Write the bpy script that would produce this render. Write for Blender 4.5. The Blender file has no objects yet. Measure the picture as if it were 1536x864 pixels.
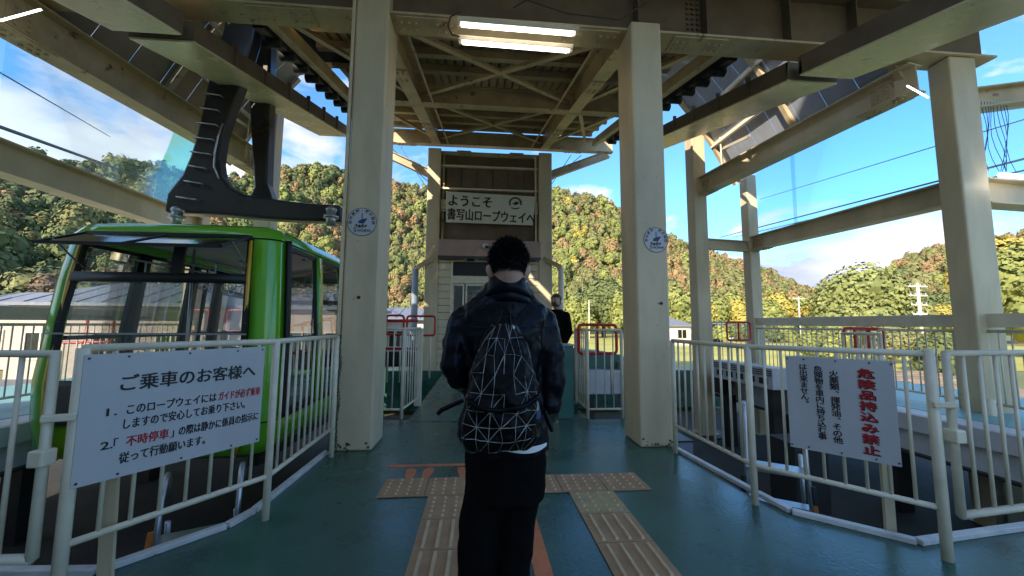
import bpy, bmesh, math, random
import numpy as np
from mathutils import Vector, Matrix
random.seed(7); rng = np.random.default_rng(7)
S = bpy.context.scene
COL = S.collection
R = math.radians
# ------------------------------------------------------------------ camera
H = 1.4; F = 580.0
def cam_basis():
    d = np.array([(718-768)/F, -(487-432)/F, -1.0]); d /= np.linalg.norm(d)
    u = np.array([math.sin(.015), math.cos(.015), 0.0]); u -= d*(u@d); u /= np.linalg.norm(u)
    return np.array([np.cross(d, u), d, u])
CR = cam_basis()
def P(px, py, X=None, Y=None, Z=None):
    """world point seen at photo pixel (px,py) on the plane X=, Y= or Z="""
    r = CR @ np.array([(px-768)/F, -(py-432)/F, -1.0])
    t = X/r[0] if X is not None else Y/r[1] if Y is not None else (Z-H)/r[2]
    return Vector((r[0]*t, r[1]*t, H+r[2]*t))
cd = bpy.data.cameras.new('camera'); cam = bpy.data.objects.new('camera', cd); COL.objects.link(cam)
cam.matrix_world = Matrix.Translation((0, 0, H)) @ Matrix([list(CR[0]), list(CR[1]), list(CR[2])]).to_4x4()
cd.sensor_width = 36; cd.lens = 36*F/1536; cd.clip_start = .05; cd.clip_end = 6000
S.camera = cam
# ------------------------------------------------------------------ light
SUN_EL, SUN_AZ = R(24), math.atan2(-.62, -.78)          # direction TO the sun: left and behind the camera
to_sun = Vector((-.62*math.cos(SUN_EL), -.78*math.cos(SUN_EL), math.sin(SUN_EL))).normalized()
sd = bpy.data.lights.new('sun', 'SUN'); sd.energy = 2.9; sd.angle = R(.5); sd.color = (1, .9, .74)
sun = bpy.data.objects.new('sun', sd); COL.objects.link(sun); sun.rotation_euler = to_sun.to_track_quat('Z', 'Y').to_euler()
W = bpy.data.worlds.new('World'); S.world = W; W.use_nodes = True
nt = W.node_tree; N = nt.nodes; L = nt.links; N.clear()
out = N.new('ShaderNodeOutputWorld'); bg = N.new('ShaderNodeBackground'); bg.inputs[1].default_value = .12
sky = N.new('ShaderNodeTexSky'); sky.sky_type = 'NISHITA'; sky.sun_disc = False
sky.sun_elevation = SUN_EL; sky.sun_rotation = math.atan2(to_sun.x, to_sun.y); sky.ozone_density = 1.6; sky.air_density = 1.0; sky.dust_density = .6
tc = N.new('ShaderNodeTexCoord')
mp = N.new('ShaderNodeMapping'); mp.inputs['Scale'].default_value = (1.5, 1.5, 4.2); mp.inputs['Location'].default_value = (.35, .9, .1)
L.new(tc.outputs['Generated'], mp.inputs['Vector'])
nz = N.new('ShaderNodeTexNoise'); nz.inputs['Scale'].default_value = 1.7; nz.inputs['Detail'].default_value = 9; nz.inputs['Roughness'].default_value = .58; nz.inputs['Distortion'].default_value = .35
L.new(mp.outputs[0], nz.inputs['Vector'])
sep = N.new('ShaderNodeSeparateXYZ'); L.new(tc.outputs['Generated'], sep.inputs[0])
cov = N.new('ShaderNodeMapRange'); cov.inputs[1].default_value = -.75; cov.inputs[2].default_value = .8; cov.inputs[3].default_value = .055; cov.inputs[4].default_value = -.05
L.new(sep.outputs[0], cov.inputs[0])
ad = N.new('ShaderNodeMath'); ad.operation = 'ADD'; L.new(nz.outputs[0], ad.inputs[0]); L.new(cov.outputs[0], ad.inputs[1])
cr = N.new('ShaderNodeValToRGB'); cr.color_ramp.elements[0].position = .50; cr.color_ramp.elements[1].position = .60
lowb = N.new('ShaderNodeMapRange'); lowb.inputs[1].default_value = .30; lowb.inputs[2].default_value = .10; lowb.inputs[3].default_value = 0; lowb.inputs[4].default_value = .10
L.new(sep.outputs[2], lowb.inputs[0]); ad2 = N.new('ShaderNodeMath'); ad2.operation = 'ADD'; L.new(ad.outputs[0], ad2.inputs[0]); L.new(lowb.outputs[0], ad2.inputs[1])
L.new(ad2.outputs[0], cr.inputs[0])
cc = N.new('ShaderNodeValToRGB'); cc.color_ramp.elements[0].position = .3; cc.color_ramp.elements[0].color = (1.7, 1.9, 2.7, 1); cc.color_ramp.elements[1].position = .68; cc.color_ramp.elements[1].color = (3.3, 3.35, 3.6, 1)
nz2 = N.new('ShaderNodeTexNoise'); nz2.inputs['Scale'].default_value = 3.2; nz2.inputs['Detail'].default_value = 6; L.new(mp.outputs[0], nz2.inputs['Vector']); L.new(nz2.outputs[0], cc.inputs[0])
tint = N.new('ShaderNodeMixRGB'); tint.blend_type = 'MULTIPLY'; tint.inputs[0].default_value = 1; tint.inputs[2].default_value = (.44, .74, .96, 1)
L.new(sky.outputs[0], tint.inputs[1])
mx = N.new('ShaderNodeMixRGB'); L.new(cr.outputs[0], mx.inputs[0]); L.new(tint.outputs[0], mx.inputs[1]); L.new(cc.outputs[0], mx.inputs[2])
L.new(mx.outputs[0], bg.inputs[0]); L.new(bg.outputs[0], out.inputs[0])
S.view_settings.view_transform = 'Standard'; S.view_settings.look = 'None'; S.view_settings.gamma = 1; S.view_settings.use_curve_mapping = False
S.view_settings.exposure = 1.72
S.render.engine = 'CYCLES'
S.cycles.max_bounces = 8; S.cycles.transparent_max_bounces = 16; S.cycles.diffuse_bounces = 5

# ------------------------------------------------------------------ materials
def mat(name, col, rough=.6, metal=0, var=.25, scale=3, bump=0, bscale=None, col2=None, coat=0, spec=.5, streak=0, rvar=0):
    m = bpy.data.materials.new(name); m.use_nodes = True; n = m.node_tree.nodes; l = m.node_tree.links
    b = n['Principled BSDF']; b.inputs['Roughness'].default_value = rough; b.inputs['Metallic'].default_value = metal
    b.inputs['Specular IOR Level'].default_value = spec
    if coat: b.inputs['Coat Weight'].default_value = coat; b.inputs['Coat Roughness'].default_value = .08
    g = n.new('ShaderNodeNewGeometry')
    mpn = n.new('ShaderNodeMapping'); mpn.inputs['Scale'].default_value = (1, 1, .3 if streak else 1); l.new(g.outputs['Position'], mpn.inputs[0])
    t = n.new('ShaderNodeTexNoise'); t.inputs['Scale'].default_value = scale; t.inputs['Detail'].default_value = 8; t.inputs['Roughness'].default_value = .62
    l.new(mpn.outputs[0], t.inputs['Vector'])
    r = n.new('ShaderNodeValToRGB'); r.color_ramp.elements[0].position = .33; r.color_ramp.elements[1].position = .62
    c2 = col2 or tuple(c*(1-var) for c in col)
    r.color_ramp.elements[0].color = (*c2, 1); r.color_ramp.elements[1].color = (*col, 1)
    l.new(t.outputs[0], r.inputs[0]); l.new(r.outputs[0], b.inputs['Base Color'])
    if rvar:
        q = n.new('ShaderNodeMapRange'); q.inputs[1].default_value = .3; q.inputs[2].default_value = .7
        q.inputs[3].default_value = max(.04, rough-rvar); q.inputs[4].default_value = rough+rvar
        l.new(t.outputs[0], q.inputs[0]); l.new(q.outputs[0], b.inputs['Roughness'])
    if bump:
        t2 = n.new('ShaderNodeTexNoise'); t2.inputs['Scale'].default_value = bscale or scale*6; t2.inputs['Detail'].default_value = 5
        l.new(g.outputs['Position'], t2.inputs['Vector'])
        bn = n.new('ShaderNodeBump'); bn.inputs['Strength'].default_value = bump; bn.inputs['Distance'].default_value = .02
        l.new(t2.outputs[0], bn.inputs['Height']); l.new(bn.outputs[0], b.inputs['Normal'])
    return m
def rusty(m, amount=.63, col=(.16, .075, .03), scale=9):
    n = m.node_tree.nodes; l = m.node_tree.links; b = n['Principled BSDF']
    src = b.inputs['Base Color'].links[0].from_socket
    g = n.new('ShaderNodeNewGeometry'); t = n.new('ShaderNodeTexNoise'); t.inputs['Scale'].default_value = scale; t.inputs['Detail'].default_value = 10; t.inputs['Roughness'].default_value = .7
    l.new(g.outputs['Position'], t.inputs['Vector'])
    r = n.new('ShaderNodeValToRGB'); r.color_ramp.elements[0].position = amount; r.color_ramp.elements[1].position = amount+.07
    l.new(t.outputs[0], r.inputs[0]); x = n.new('ShaderNodeMixRGB'); x.inputs[2].default_value = (*col, 1)
    l.new(r.outputs[0], x.inputs[0]); l.new(src, x.inputs[1]); l.new(x.outputs[0], b.inputs['Base Color'])
    return m
def glass_mat(name, tint=(.86, .92, .9), refl=.12, rough=.02):
    m = bpy.data.materials.new(name); m.use_nodes = True; n = m.node_tree.nodes; l = m.node_tree.links
    n.clear(); o = n.new('ShaderNodeOutputMaterial'); tr = n.new('ShaderNodeBsdfTransparent'); tr.inputs[0].default_value = (*tint, 1)
    gl = n.new('ShaderNodeBsdfGlossy'); gl.inputs['Roughness'].default_value = rough
    fr = n.new('ShaderNodeLayerWeight'); fr.inputs[0].default_value = .25
    mr = n.new('ShaderNodeMapRange'); mr.inputs[3].default_value = refl*.6; mr.inputs[4].default_value = min(1, refl*5)
    l.new(fr.outputs['Fresnel'], mr.inputs[0])
    mi = n.new('ShaderNodeMixShader'); l.new(mr.outputs[0], mi.inputs[0]); l.new(tr.outputs[0], mi.inputs[1]); l.new(gl.outputs[0], mi.inputs[2]); l.new(mi.outputs[0], o.inputs[0])
    return m
def leaf_mat(name, c, c2):
    m = bpy.data.materials.new(name); m.use_nodes = True; n = m.node_tree.nodes; l = m.node_tree.links; b = n['Principled BSDF']
    b.inputs['Roughness'].default_value = .75; b.inputs['Specular IOR Level'].default_value = .2
    g = n.new('ShaderNodeNewGeometry'); t = n.new('ShaderNodeTexNoise'); t.inputs['Scale'].default_value = .35; t.inputs['Detail'].default_value = 6; t.inputs['Roughness'].default_value = .8
    l.new(g.outputs['Position'], t.inputs['Vector'])
    a = n.new('ShaderNodeMath'); a.operation = 'ADD'; l.new(t.outputs[0], a.inputs[0])
    s = n.new('ShaderNodeMath'); s.operation = 'MULTIPLY_ADD'; s.inputs[1].default_value = .2; s.inputs[2].default_value = -.1
    l.new(g.outputs['Random Per Island'], s.inputs[0]); l.new(s.outputs[0], a.inputs[1])
    r = n.new('ShaderNodeValToRGB'); r.color_ramp.elements[0].position = .3; r.color_ramp.elements[1].position = .7
    r.color_ramp.elements[0].color = (*c2, 1); r.color_ramp.elements[1].color = (*c, 1)
    l.new(a.outputs[0], r.inputs[0]); l.new(r.outputs[0], b.inputs['Base Color'])
    return m
def emis(name, c, s):
    m = bpy.data.materials.new(name); m.use_nodes = True; b = m.node_tree.nodes['Principled BSDF']
    b.inputs['Emission Color'].default_value = (*c, 1); b.inputs['Emission Strength'].default_value = s; b.inputs['Base Color'].default_value = (*c, 1); return m
M = dict(
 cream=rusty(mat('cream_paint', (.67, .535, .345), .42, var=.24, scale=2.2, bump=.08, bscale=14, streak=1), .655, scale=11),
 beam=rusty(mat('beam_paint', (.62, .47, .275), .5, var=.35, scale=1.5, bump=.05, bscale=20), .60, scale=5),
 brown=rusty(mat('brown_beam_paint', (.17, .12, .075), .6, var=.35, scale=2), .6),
 soff=mat('soffit_paint', (.76, .63, .40), .25, var=.2, scale=1.2, rvar=.08),
 rail=rusty(mat('rail_paint', (.78, .68, .51), .35, var=.16, scale=6, bump=.05), .68, col=(.3, .2, .12), scale=25),
 floor=rusty(mat('green_floor_paint', (.045, .125, .095), .29, col2=(.020, .062, .052), scale=1.1, rvar=.12, bump=.10, bscale=35), .66, col=(.10, .15, .15), scale=14),
 kerb=rusty(mat('kerb_paint', (.66, .64, .62), .4, var=.25, scale=6), .66),
 conc=mat('dark_concrete', (.05, .047, .043), .85, var=.45, scale=1.3, bump=.3, bscale=30),
 deck=mat('roof_deck_steel', (.38, .29, .175), .55, var=.3, scale=1.5),
 grey=mat('grey_panel', (.34, .36, .42), .5, var=.25, scale=2),
 dark=mat('dark_metal', (.045, .038, .034), .45, var=.4, scale=3, bump=.06),
 black=mat('black_rubber', (.012, .012, .013), .5, var=.3),
 gar=rusty(mat('hanger_paint', (.040, .033, .030), .33, var=.3, scale=2.5, bump=.05, rvar=.08), .7, col=(.12, .07, .04)),
 green=mat('green_car_paint', (.15, .50, .025), .2, var=.12, scale=1.2, coat=.8),
 yellow=mat('yellow_stripe', (.75, .42, .03), .3, var=.1),
 red=mat('red_tube_paint', (.62, .02, .02), .3, var=.15),
 steel=mat('brushed_aluminium', (.55, .55, .57), .36, metal=.85, var=.15, scale=8),
 white=rusty(mat('white_sign_enamel', (.54, .52, .52), .3, var=.12, scale=3, streak=1), .76, col=(.36, .33, .30), scale=5),
 wel=mat('aged_white_sign', (.70, .66, .55), .45, var=.1, scale=3),
 ink=mat('black_ink', (.012, .012, .014), .5, var=0), redink=mat('red_ink', (.42, .015, .02), .5, var=0), navy=mat('navy_ink', (.02, .05, .16), .5, var=0),
 tac=mat('tactile_tile', (.44, .265, .14), .65, var=.22, scale=7, bump=.1), tac2=mat('olive_tactile_tile', (.46, .34, .17), .65, var=.25, scale=7, bump=.1),
 tacr=mat('tactile_ridge', (.66, .45, .27), .55, var=.2, scale=12),
 chip=mat('rusted_chip', (.14, .075, .04), .9, var=.5, scale=40),
 orange=mat('orange_floor_tape', (.62, .19, .075), .55, var=.25, scale=6), tape=mat('orange_tape', (.75, .23, .04), .5),
 stone=mat('siding', (.66, .56, .38), .6, var=.15, scale=2), wall=mat('beige_wall', (.55, .42, .33), .8, var=.15),
 pink=mat('pale_wall', (.68, .58, .56), .8, var=.1), roofg=mat('grey_roof_tile', (.20, .21, .24), .6, var=.3, scale=4),
 soil=mat('soil', (.34, .24, .16), .95, col2=(.16, .12, .08), scale=.8, bump=.5, bscale=6),
 field=mat('dry_field', (.52, .44, .10), .95, col2=(.30, .30, .06), scale=.15, bump=.4, bscale=4),
 crop=mat('crop_green', (.16, .34, .05), .9, col2=(.06, .16, .03), scale=1.5, bump=.5, bscale=8),
 ground=mat('ground_cover', (.22, .20, .09), .95, col2=(.10, .13, .04), scale=.05, bump=.4, bscale=2),
 hill=mat('hill_soil', (.05, .055, .02), .95, var=.4, scale=.05), bark=mat('bark', (.10, .075, .055), .9, var=.4, scale=5, bump=.3),
 tarmac=mat('tarmac', (.16, .16, .165), .85, var=.2), teal=mat('teal_panel', (.03, .15, .125), .4, var=.25),
 teald=mat('pale_teal_deck', (.20, .42, .42), .4, var=.2), lil=mat('worn_white_panel', (.62, .60, .60), .4, var=.2, scale=4),
 glass=glass_mat('window_glass', (.92, .96, .96), .15), tglass=glass_mat('dark_window_glass', (.16, .2, .2), .2),
 film=glass_mat('clear_film', (.90, .97, .97), .05, .15), netg=glass_mat('green_net', (.55, .88, .76), .04, .5), netb=glass_mat('blue_net', (.86, .95, .98), .04, .5),
 skin=mat('skin', (.55, .32, .24), .5, var=.1), leather=mat('navy_leather', (.0035, .0045, .009), .30, var=.06, scale=3, bump=.05, bscale=40, spec=.14),
 cloth=mat('black_cloth', (.0035, .0035, .004), .8, var=.3, bump=.3, bscale=18, spec=.08), hair=mat('black_hair', (.006, .005, .005), .5, var=.2, spec=.12), bhair=mat('brown_hair', (.10, .045, .02), .5),
 nylon=mat('black_nylon', (.003, .003, .004), .42, var=.3, bump=.2, bscale=40, spec=.12), silver=mat('silver_line', (.48, .48, .45), .35, col2=(.05, .05, .05), scale=22), wc=mat('white_cotton', (.8, .8, .8), .8, var=.05),
 chain=mat('green_plastic', (.01, .10, .045), .35), cab=mat('cabin_interior', (.55, .53, .48), .6, var=.15), sea=mat('seat_grey', (.10, .11, .13), .7),
 tube=emis('fluorescent_tube', (1, .97, .9), 2.6), orgw=mat('pink_lit_fascia', (.42, .28, .23), .55, var=.15),
)
# ------------------------------------------------------------------ mesh building
def V3(p): return Vector(p)
class MB:
    def __init__(s): s.v = []; s.f = []
    def add(s, vs, fs):
        b = len(s.v); s.v += [tuple(v) for v in vs]; s.f += [tuple(b+i for i in f) for f in fs]; return s
    def obox(s, c, ax, ay, az):
        c = V3(c); ax, ay, az = V3(ax), V3(ay), V3(az)
        if ax.cross(ay).dot(az) < 0: az = -az
        vs = [c+ax*i+ay*j+az*k for k in (-1, 1) for j in (-1, 1) for i in (-1, 1)]
        return s.add(vs, [(0, 2, 3, 1), (4, 5, 7, 6), (0, 1, 5, 4), (2, 6, 7, 3), (0, 4, 6, 2), (1, 3, 7, 5)])
    def box(s, x0, y0, z0, x1, y1, z1):
        return s.obox(((x0+x1)/2, (y0+y1)/2, (z0+z1)/2), ((x1-x0)/2, 0, 0), (0, (y1-y0)/2, 0), (0, 0, (z1-z0)/2))
    def bar(s, p, q, w, h, up=(0, 0, 1), off=0, voff=0):
        p, q = V3(p), V3(q); d = (q-p); a = d.normalized(); u = V3(up); u = (u-a*u.dot(a)).normalized(); sd_ = a.cross(u)
        return s.obox((p+q)/2+sd_*off+u*voff, d/2, sd_*w/2, u*h/2)
    def ibeam(s, p, q, w, h, t=.02, up=(0, 0, 1)):   # p,q on the bottom flange centreline
        s.bar(p, q, w, t, up, voff=t/2); s.bar(p, q, w, t, up, voff=h-t/2); s.bar(p, q, t, h-2*t, up, voff=h/2); return s
    def tube(s, pts, r, n=8, cap=True):
        pts = [V3(p) for p in pts]; rs = r if isinstance(r, (list, tuple)) else [r]*len(pts)
        b = len(s.v); u = None
        for i, p in enumerate(pts):
            d = (pts[min(i+1, len(pts)-1)]-pts[max(i-1, 0)]).normalized()
            if u is None: u = d.orthogonal().normalized()
            u = (u-d*u.dot(d)); u = u.normalized() if u.length > 1e-6 else d.orthogonal().normalized(); w = d.cross(u)
            for k in range(n):
                a = 2*math.pi*k/n; s.v.append(tuple(p+(u*math.cos(a)+w*math.sin(a))*rs[i]))
        for i in range(len(pts)-1):
            for k in range(n):
                s.f.append((b+i*n+k, b+i*n+(k+1) % n, b+(i+1)*n+(k+1) % n, b+(i+1)*n+k))
        if cap: s.f.append(tuple(b+k for k in reversed(range(n)))); e = b+(len(pts)-1)*n; s.f.append(tuple(e+k for k in range(n)))
        return s
    def loft(s, rings, cap=True, closed=True):
        b = len(s.v); n = len(rings[0])
        for r in rings: s.v += [tuple(p) for p in r]
        for i in range(len(rings)-1):
            for k in range(n if closed else n-1): s.f.append((b+i*n+k, b+i*n+(k+1) % n, b+(i+1)*n+(k+1) % n, b+(i+1)*n+k))
        if cap: s.f.append(tuple(b+k for k in reversed(range(n)))); e = b+(len(rings)-1)*n; s.f.append(tuple(e+k for k in range(n)))
        return s
    def prism(s, poly, vec):
        vec = V3(vec); a = [V3(p) for p in poly]; n = len(a)
        return s.add(a+[p+vec for p in a], [tuple(range(n-1, -1, -1)), tuple(range(n, 2*n))]+[(i, (i+1) % n, n+(i+1) % n, n+i) for i in range(n)])
    def ball(s, c, rx, ry=None, rz=None, n=12, m=8, rot=None):
        ry = ry or rx; rz = rz or rx; c = V3(c); rings = []
        for i in range(m+1):
            t = -math.pi/2+math.pi*i/m; t = max(-1.5, min(1.5, t)); rg = []
            for k in range(n):
                a = 2*math.pi*k/n; p = Vector((rx*math.cos(t)*math.cos(a), ry*math.cos(t)*math.sin(a), rz*math.sin(t)))
                if rot: p = rot @ p
                rg.append(c+p)
            rings.append(rg)
        return s.loft(rings)
    def mesh(s, name, mats, smooth=False):
        me = bpy.data.meshes.new(name); me.from_pydata(s.v, [], s.f); 
        for m_ in (mats if isinstance(mats, list) else [mats]): me.materials.append(m_)
        bm = bmesh.new(); bm.from_mesh(me); bmesh.ops.recalc_face_normals(bm, faces=bm.faces); bm.to_mesh(me); bm.free()
        if smooth: me.polygons.foreach_set('use_smooth', [True]*len(me.polygons))
        me.update(); return me
    def build(s, name, m, parent=None, smooth=False, bevel=0, label=None, auto=0):
        o = link(name, s.mesh(name, m, smooth or auto > 0), parent)
        if bevel:
            b = o.modifiers.new('bevel', 'BEVEL'); b.width = bevel; b.segments = 2; b.limit_method = 'ANGLE'; b.harden_normals = False
        if label: o['label'] = label
        return o
def link(name, data, parent=None):
    o = bpy.data.objects.new(name, data); COL.objects.link(o)
    if parent is not None:
        o.parent = parent
        off = Vector((0, 0, 0)); q = parent
        while q is not None: off += q.location; q = q.parent
        o.location = -off if off.length > 0 else (0, 0, 0)
    return o
def place(name, mesh, parent, loc, rot=(0, 0, 0), scale=(1, 1, 1)):   # shared mesh piece at a world location under an unrotated parent
    o = link(name, mesh, parent); o.location = o.location+Vector(loc); o.rotation_euler = rot; o.scale = scale; return o
def tag(o, label, cat, group=None, kind=None):
    o['label'] = label; o['category'] = cat
    if group: o['group'] = group
    if kind: o['kind'] = kind
    return o
def thing(name, loc, label, cat, group=None):
    o = bpy.data.objects.new(name, None); COL.objects.link(o); o.location = loc; o.empty_display_size = .2
    return tag(o, label, cat, group)
def struct(o): o['kind'] = 'structure'; return o
def smooth_angle(o, ang=35):
    me = o.data; me.polygons.foreach_set('use_smooth', [True]*len(me.polygons)); me.update()
    me.set_sharp_from_angle(angle=R(ang)); return o
def remesh(mb, voxel, sm=4, disp=0, dscale=.1):
    me = mb.mesh('tmp', []); o = bpy.data.objects.new('tmp', me); COL.objects.link(o)
    r_ = o.modifiers.new('r', 'REMESH'); r_.mode = 'VOXEL'; r_.voxel_size = voxel
    s_ = o.modifiers.new('s', 'SMOOTH'); s_.iterations = sm; s_.factor = .6
    if disp:
        tx = bpy.data.textures.new('wr', 'CLOUDS'); tx.noise_scale = dscale; tx.noise_depth = 2
        d_ = o.modifiers.new('d', 'DISPLACE'); d_.texture = tx; d_.strength = disp; d_.mid_level = .5; d_.texture_coords = 'LOCAL'
    dg = bpy.context.evaluated_depsgraph_get(); dg.update()
    me2 = bpy.data.meshes.new_from_object(o.evaluated_get(dg)); bpy.data.objects.remove(o); bpy.data.meshes.remove(me)
    me2.polygons.foreach_set('use_smooth', [True]*len(me2.polygons)); me2.materials.clear(); return me2
def text_mb(body, size, bold=.0, mb=None, org=(0, 0, 0), rt=(1, 0, 0), up=(0, 0, 1), align='LEFT', sx=1.0, ext=.0012):
    mb = mb if mb is not None else MB()
    c = bpy.data.curves.new('t', 'FONT'); c.body = body; c.size = size; c.offset = bold*size; c.resolution_u = 3; c.extrude = ext; c.align_x = align; c.fill_mode = 'BOTH'
    o = bpy.data.objects.new('t', c); COL.objects.link(o)
    dg = bpy.context.evaluated_depsgraph_get(); dg.update()
    me = bpy.data.meshes.new_from_object(o.evaluated_get(dg))
    rt, up, org = V3(rt).normalized(), V3(up).normalized(), V3(org); nn = rt.cross(up)
    mb.add([org+rt*v.co.x*sx+up*v.co.y+nn*v.co.z for v in me.vertices], [tuple(p.vertices) for p in me.polygons])
    bpy.data.objects.remove(o); bpy.data.curves.remove(c); bpy.data.meshes.remove(me); return mb
def bold_text(body, size, bold, mb, org, rt, up, sx=1.0, ext=.0006):
    rtn, upn = V3(rt).normalized(), V3(up).normalized(); nn = rtn.cross(upn); k = 0
    for dx in (-1, 0, 1):
        for dz in (-1, 1):
            text_mb(body, size, 0, mb, V3(org)+rtn*dx*bold*size+upn*dz*bold*size*.6+nn*k*.00015, rt, up, sx=sx, ext=ext); k += 1
    return mb
def unit_tube(r, n=8):
    return MB().tube([(0, 0, 0), (0, 0, 1)], r, n).mesh('rod', M['rail'], True)

MX = .70      # mirror: x -> MX - x
def mir(p): return Vector((MX-p[0], p[1], p[2]))

# ================================================================== GROUND AND PLATFORM
GZ = -1.25
g = MB()
rr = [0, 30, 80, 200, 500, 1200, 2600]; nseg = 64
for r_ in rr[1:]:
    for k in range(nseg): g.v.append((r_*math.cos(2*math.pi*k/nseg), r_*math.sin(2*math.pi*k/nseg), GZ-.05))
g.v.append((0, 0, GZ-.05)); c0 = len(g.v)-1
for i in range(len(rr)-2):
    for k in range(nseg): g.f.append((i*nseg+k, i*nseg+(k+1) % nseg, (i+1)*nseg+(k+1) % nseg, (i+1)*nseg+k))
for k in range(nseg): g.f.append((c0, k, (k+1) % nseg))
struct(g.build('ground', M['ground']))
def sheet(name, poly, z, m): return struct(MB().prism([(x, y, z) for x, y in poly], (0, 0, .02)).build(name, m))
sheet('field', [(6, 22), (70, 22), (110, 130), (10, 130)], GZ-.02, M['field'])
sheet('soil_plot', [(5, 13.5), (22, 13.5), (30, 21.5), (5, 21.5)], GZ-.02, M['soil'])
sheet('road', [(-60, 16), (1, 16), (1, 20), (-60, 20)], GZ-.02, M['tarmac'])
sheet('pit_floor', [(-9, -4), (9.5, -4), (9.5, 11.2), (-9, 11.2)], GZ+.1, M['conc'])
# furrows of the vegetable plot
b = MB()
for i in range(9):
    y = 14.2+i*.8; b.bar((6, y, GZ+.06), (20+i*.8, y, GZ+.06), .4, .2)
tag(b.build('soil_ridges', M['soil'], None), 'long brown ridges of tilled soil beyond the platform', 'soil', kind='stuff')
b = MB()
for i in range(1500):
    x = rng.uniform(6.5, 16); y = rng.choice([17.5, 18.4, 19.3, 20.2])+rng.normal(0, .12); h = rng.uniform(.15, .45); a = rng.uniform(0, 6.3); w = .13
    d = Vector((math.cos(a), math.sin(a), 0)); p = Vector((x, y, GZ+.05)); t = Vector((rng.uniform(-.15, .15), rng.uniform(-.15, .15), h))
    b.add([p-d*w*.4, p+d*w*.4, p+t+d*w, p+t-d*w], [(0, 1, 2, 3)])
tag(b.build('vegetable_rows', M['crop']), 'bright green vegetable rows on the soil plot', 'vegetables', kind='stuff')

# platform slab (top z=0) - outline goes round the two berths
LX, RX = -1.62, 2.27
outl = [(-9, -4), (9.5, -4), (9.5, 2.62), (3.9, 2.53), (2.86, 2.40), (2.36, 2.85), (RX, 3.2), (RX-.03, 5.82), (1.67, 5.82), (1.67, 12.0), (8, 12.0), (8, 13.2), (-7, 13.2), (-7, 12.0), (-1.0, 12.0), (-1.0, 5.95), (LX+.0, 5.95), (LX, 3.2), (-1.69, 2.97), (-2.10, 2.49), (-3.2, 2.55), (-9, 2.6)]
plat = MB().prism([(x, y, -1.14) for x, y in outl], (0, 0, 1.14)); struct(plat.build('platform_floor', M['floor']))
# white kerb edging on the platform edge
def kerb(pts, label):
    t = thing('kerb_edging', (*pts[0], 0), label, 'kerb', 'white kerb edging of the platform')
    for a, c in zip(pts[:-1], pts[1:]):
        a, c = V3((*a, 0)), V3((*c, 0)); d = (c-a).normalized()
        MB().bar(a+d*.006+V3((0, 0, .018)), c-d*.006+V3((0, 0, .018)), .055, .036).build('kerb_piece', M['kerb'], t, bevel=.006)
kerb([(LX+.0, 4.5), (-1.64, 3.16), (-1.70, 2.95), (-2.10, 2.49), (-3.2, 2.55), (-5, 2.58)], 'white painted kerb edging below the fence with the boarding notice')
kerb([(RX-.02, 4.4), (2.34, 3.2), (2.37, 2.87), (2.86, 2.42), (3.9, 2.55), (6.3, 2.59)], 'white painted kerb edging below the fence with the dangerous goods notice')
# seams in the floor paint
b = MB().bar((-1.0, 5.83, .002), (1.66, 5.83, .002), .015, .004); struct(b.build('floor_seam', M['dark']))
# tactile paving
def tile_mesh(kind, w=.378):
    b = MB().box(-w/2, -w/2, 0, w/2, w/2, .006)
    if kind == 'dot':
        for i in range(4):
            for j in range(5):
                x = (i-1.5)*w/4.3; y = (j-2)*w/5.2
                b.loft([[(x+.013*math.cos(a*math.pi/4), y+.013*math.sin(a*math.pi/4), .006) for a in range(8)], [(x+.008*math.cos(a*math.pi/4), y+.008*math.sin(a*math.pi/4), .017) for a in range(8)]])
    else:
        for i in range(4):
            x = (i-1.5)*w/4.3; b.loft([[(x-.012, -w*.44, .006), (x+.012, -w*.44, .006), (x+.012, w*.44, .006), (x-.012, w*.44, .006)], [(x-.009, -w*.42, .019), (x+.009, -w*.42, .019), (x+.009, w*.42, .019), (x-.009, w*.42, .019)]])
    me = b.mesh('tactile_tile', [M['tac'], M['tacr']]); me.polygons.foreach_set('material_index', [0]*6+[1]*(len(me.polygons)-6)); me.update(); return me
TD, TB = tile_mesh('dot'), tile_mesh('bar')
tp = thing('tactile_paving', (-.6, 3.53, 0), 'tan tactile paving with studded cross row and ribbed guide strips on green floor', 'tactile paving')
def tile(me, x, y, olive=False):
    o = place('tactile_tile', me, tp, (x, y, .004)); o.rotation_euler[2] = rng.normal(0, .006)
    if olive: o.material_slots[0].link = 'OBJECT'; o.material_slots[0].material = M['tac2']
for i in range(6): tile(TD, -.615+i*.384, 3.53)
tile(TD, -.2, 3.145); tile(TD, .965, 3.145, True)
for k in range(6): tile(TB, -.2, 2.76-k*.384); tile(TB, .965, 2.76-k*.384)
b = MB().box(.335, .4, 0, .44, 3.3, .003); tag(b.build('floor_stripe', M['orange']), 'orange stripe painted lengthwise on the floor right of the man', 'floor stripe')
b = MB().box(-.86, 4.03, 0, .40, 4.09, .003); tag(b.build('waiting_line', M['orange']), 'thin orange waiting line across the green floor', 'floor line')
def footprint(x, y, s_):
    pts = []
    for k in range(20):
        a = 2*math.pi*k/20; yy = .13*math.sin(a); w = .056+.012*math.sin(a)-.008*math.cos(2*a)
        pts.append((x+s_*(.012*math.sin(2*a)*0+.01*math.sin(a))+w*math.cos(a)*1.0, y+yy, .0))
    return MB().prism(pts, (0, 0, .003))
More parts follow.
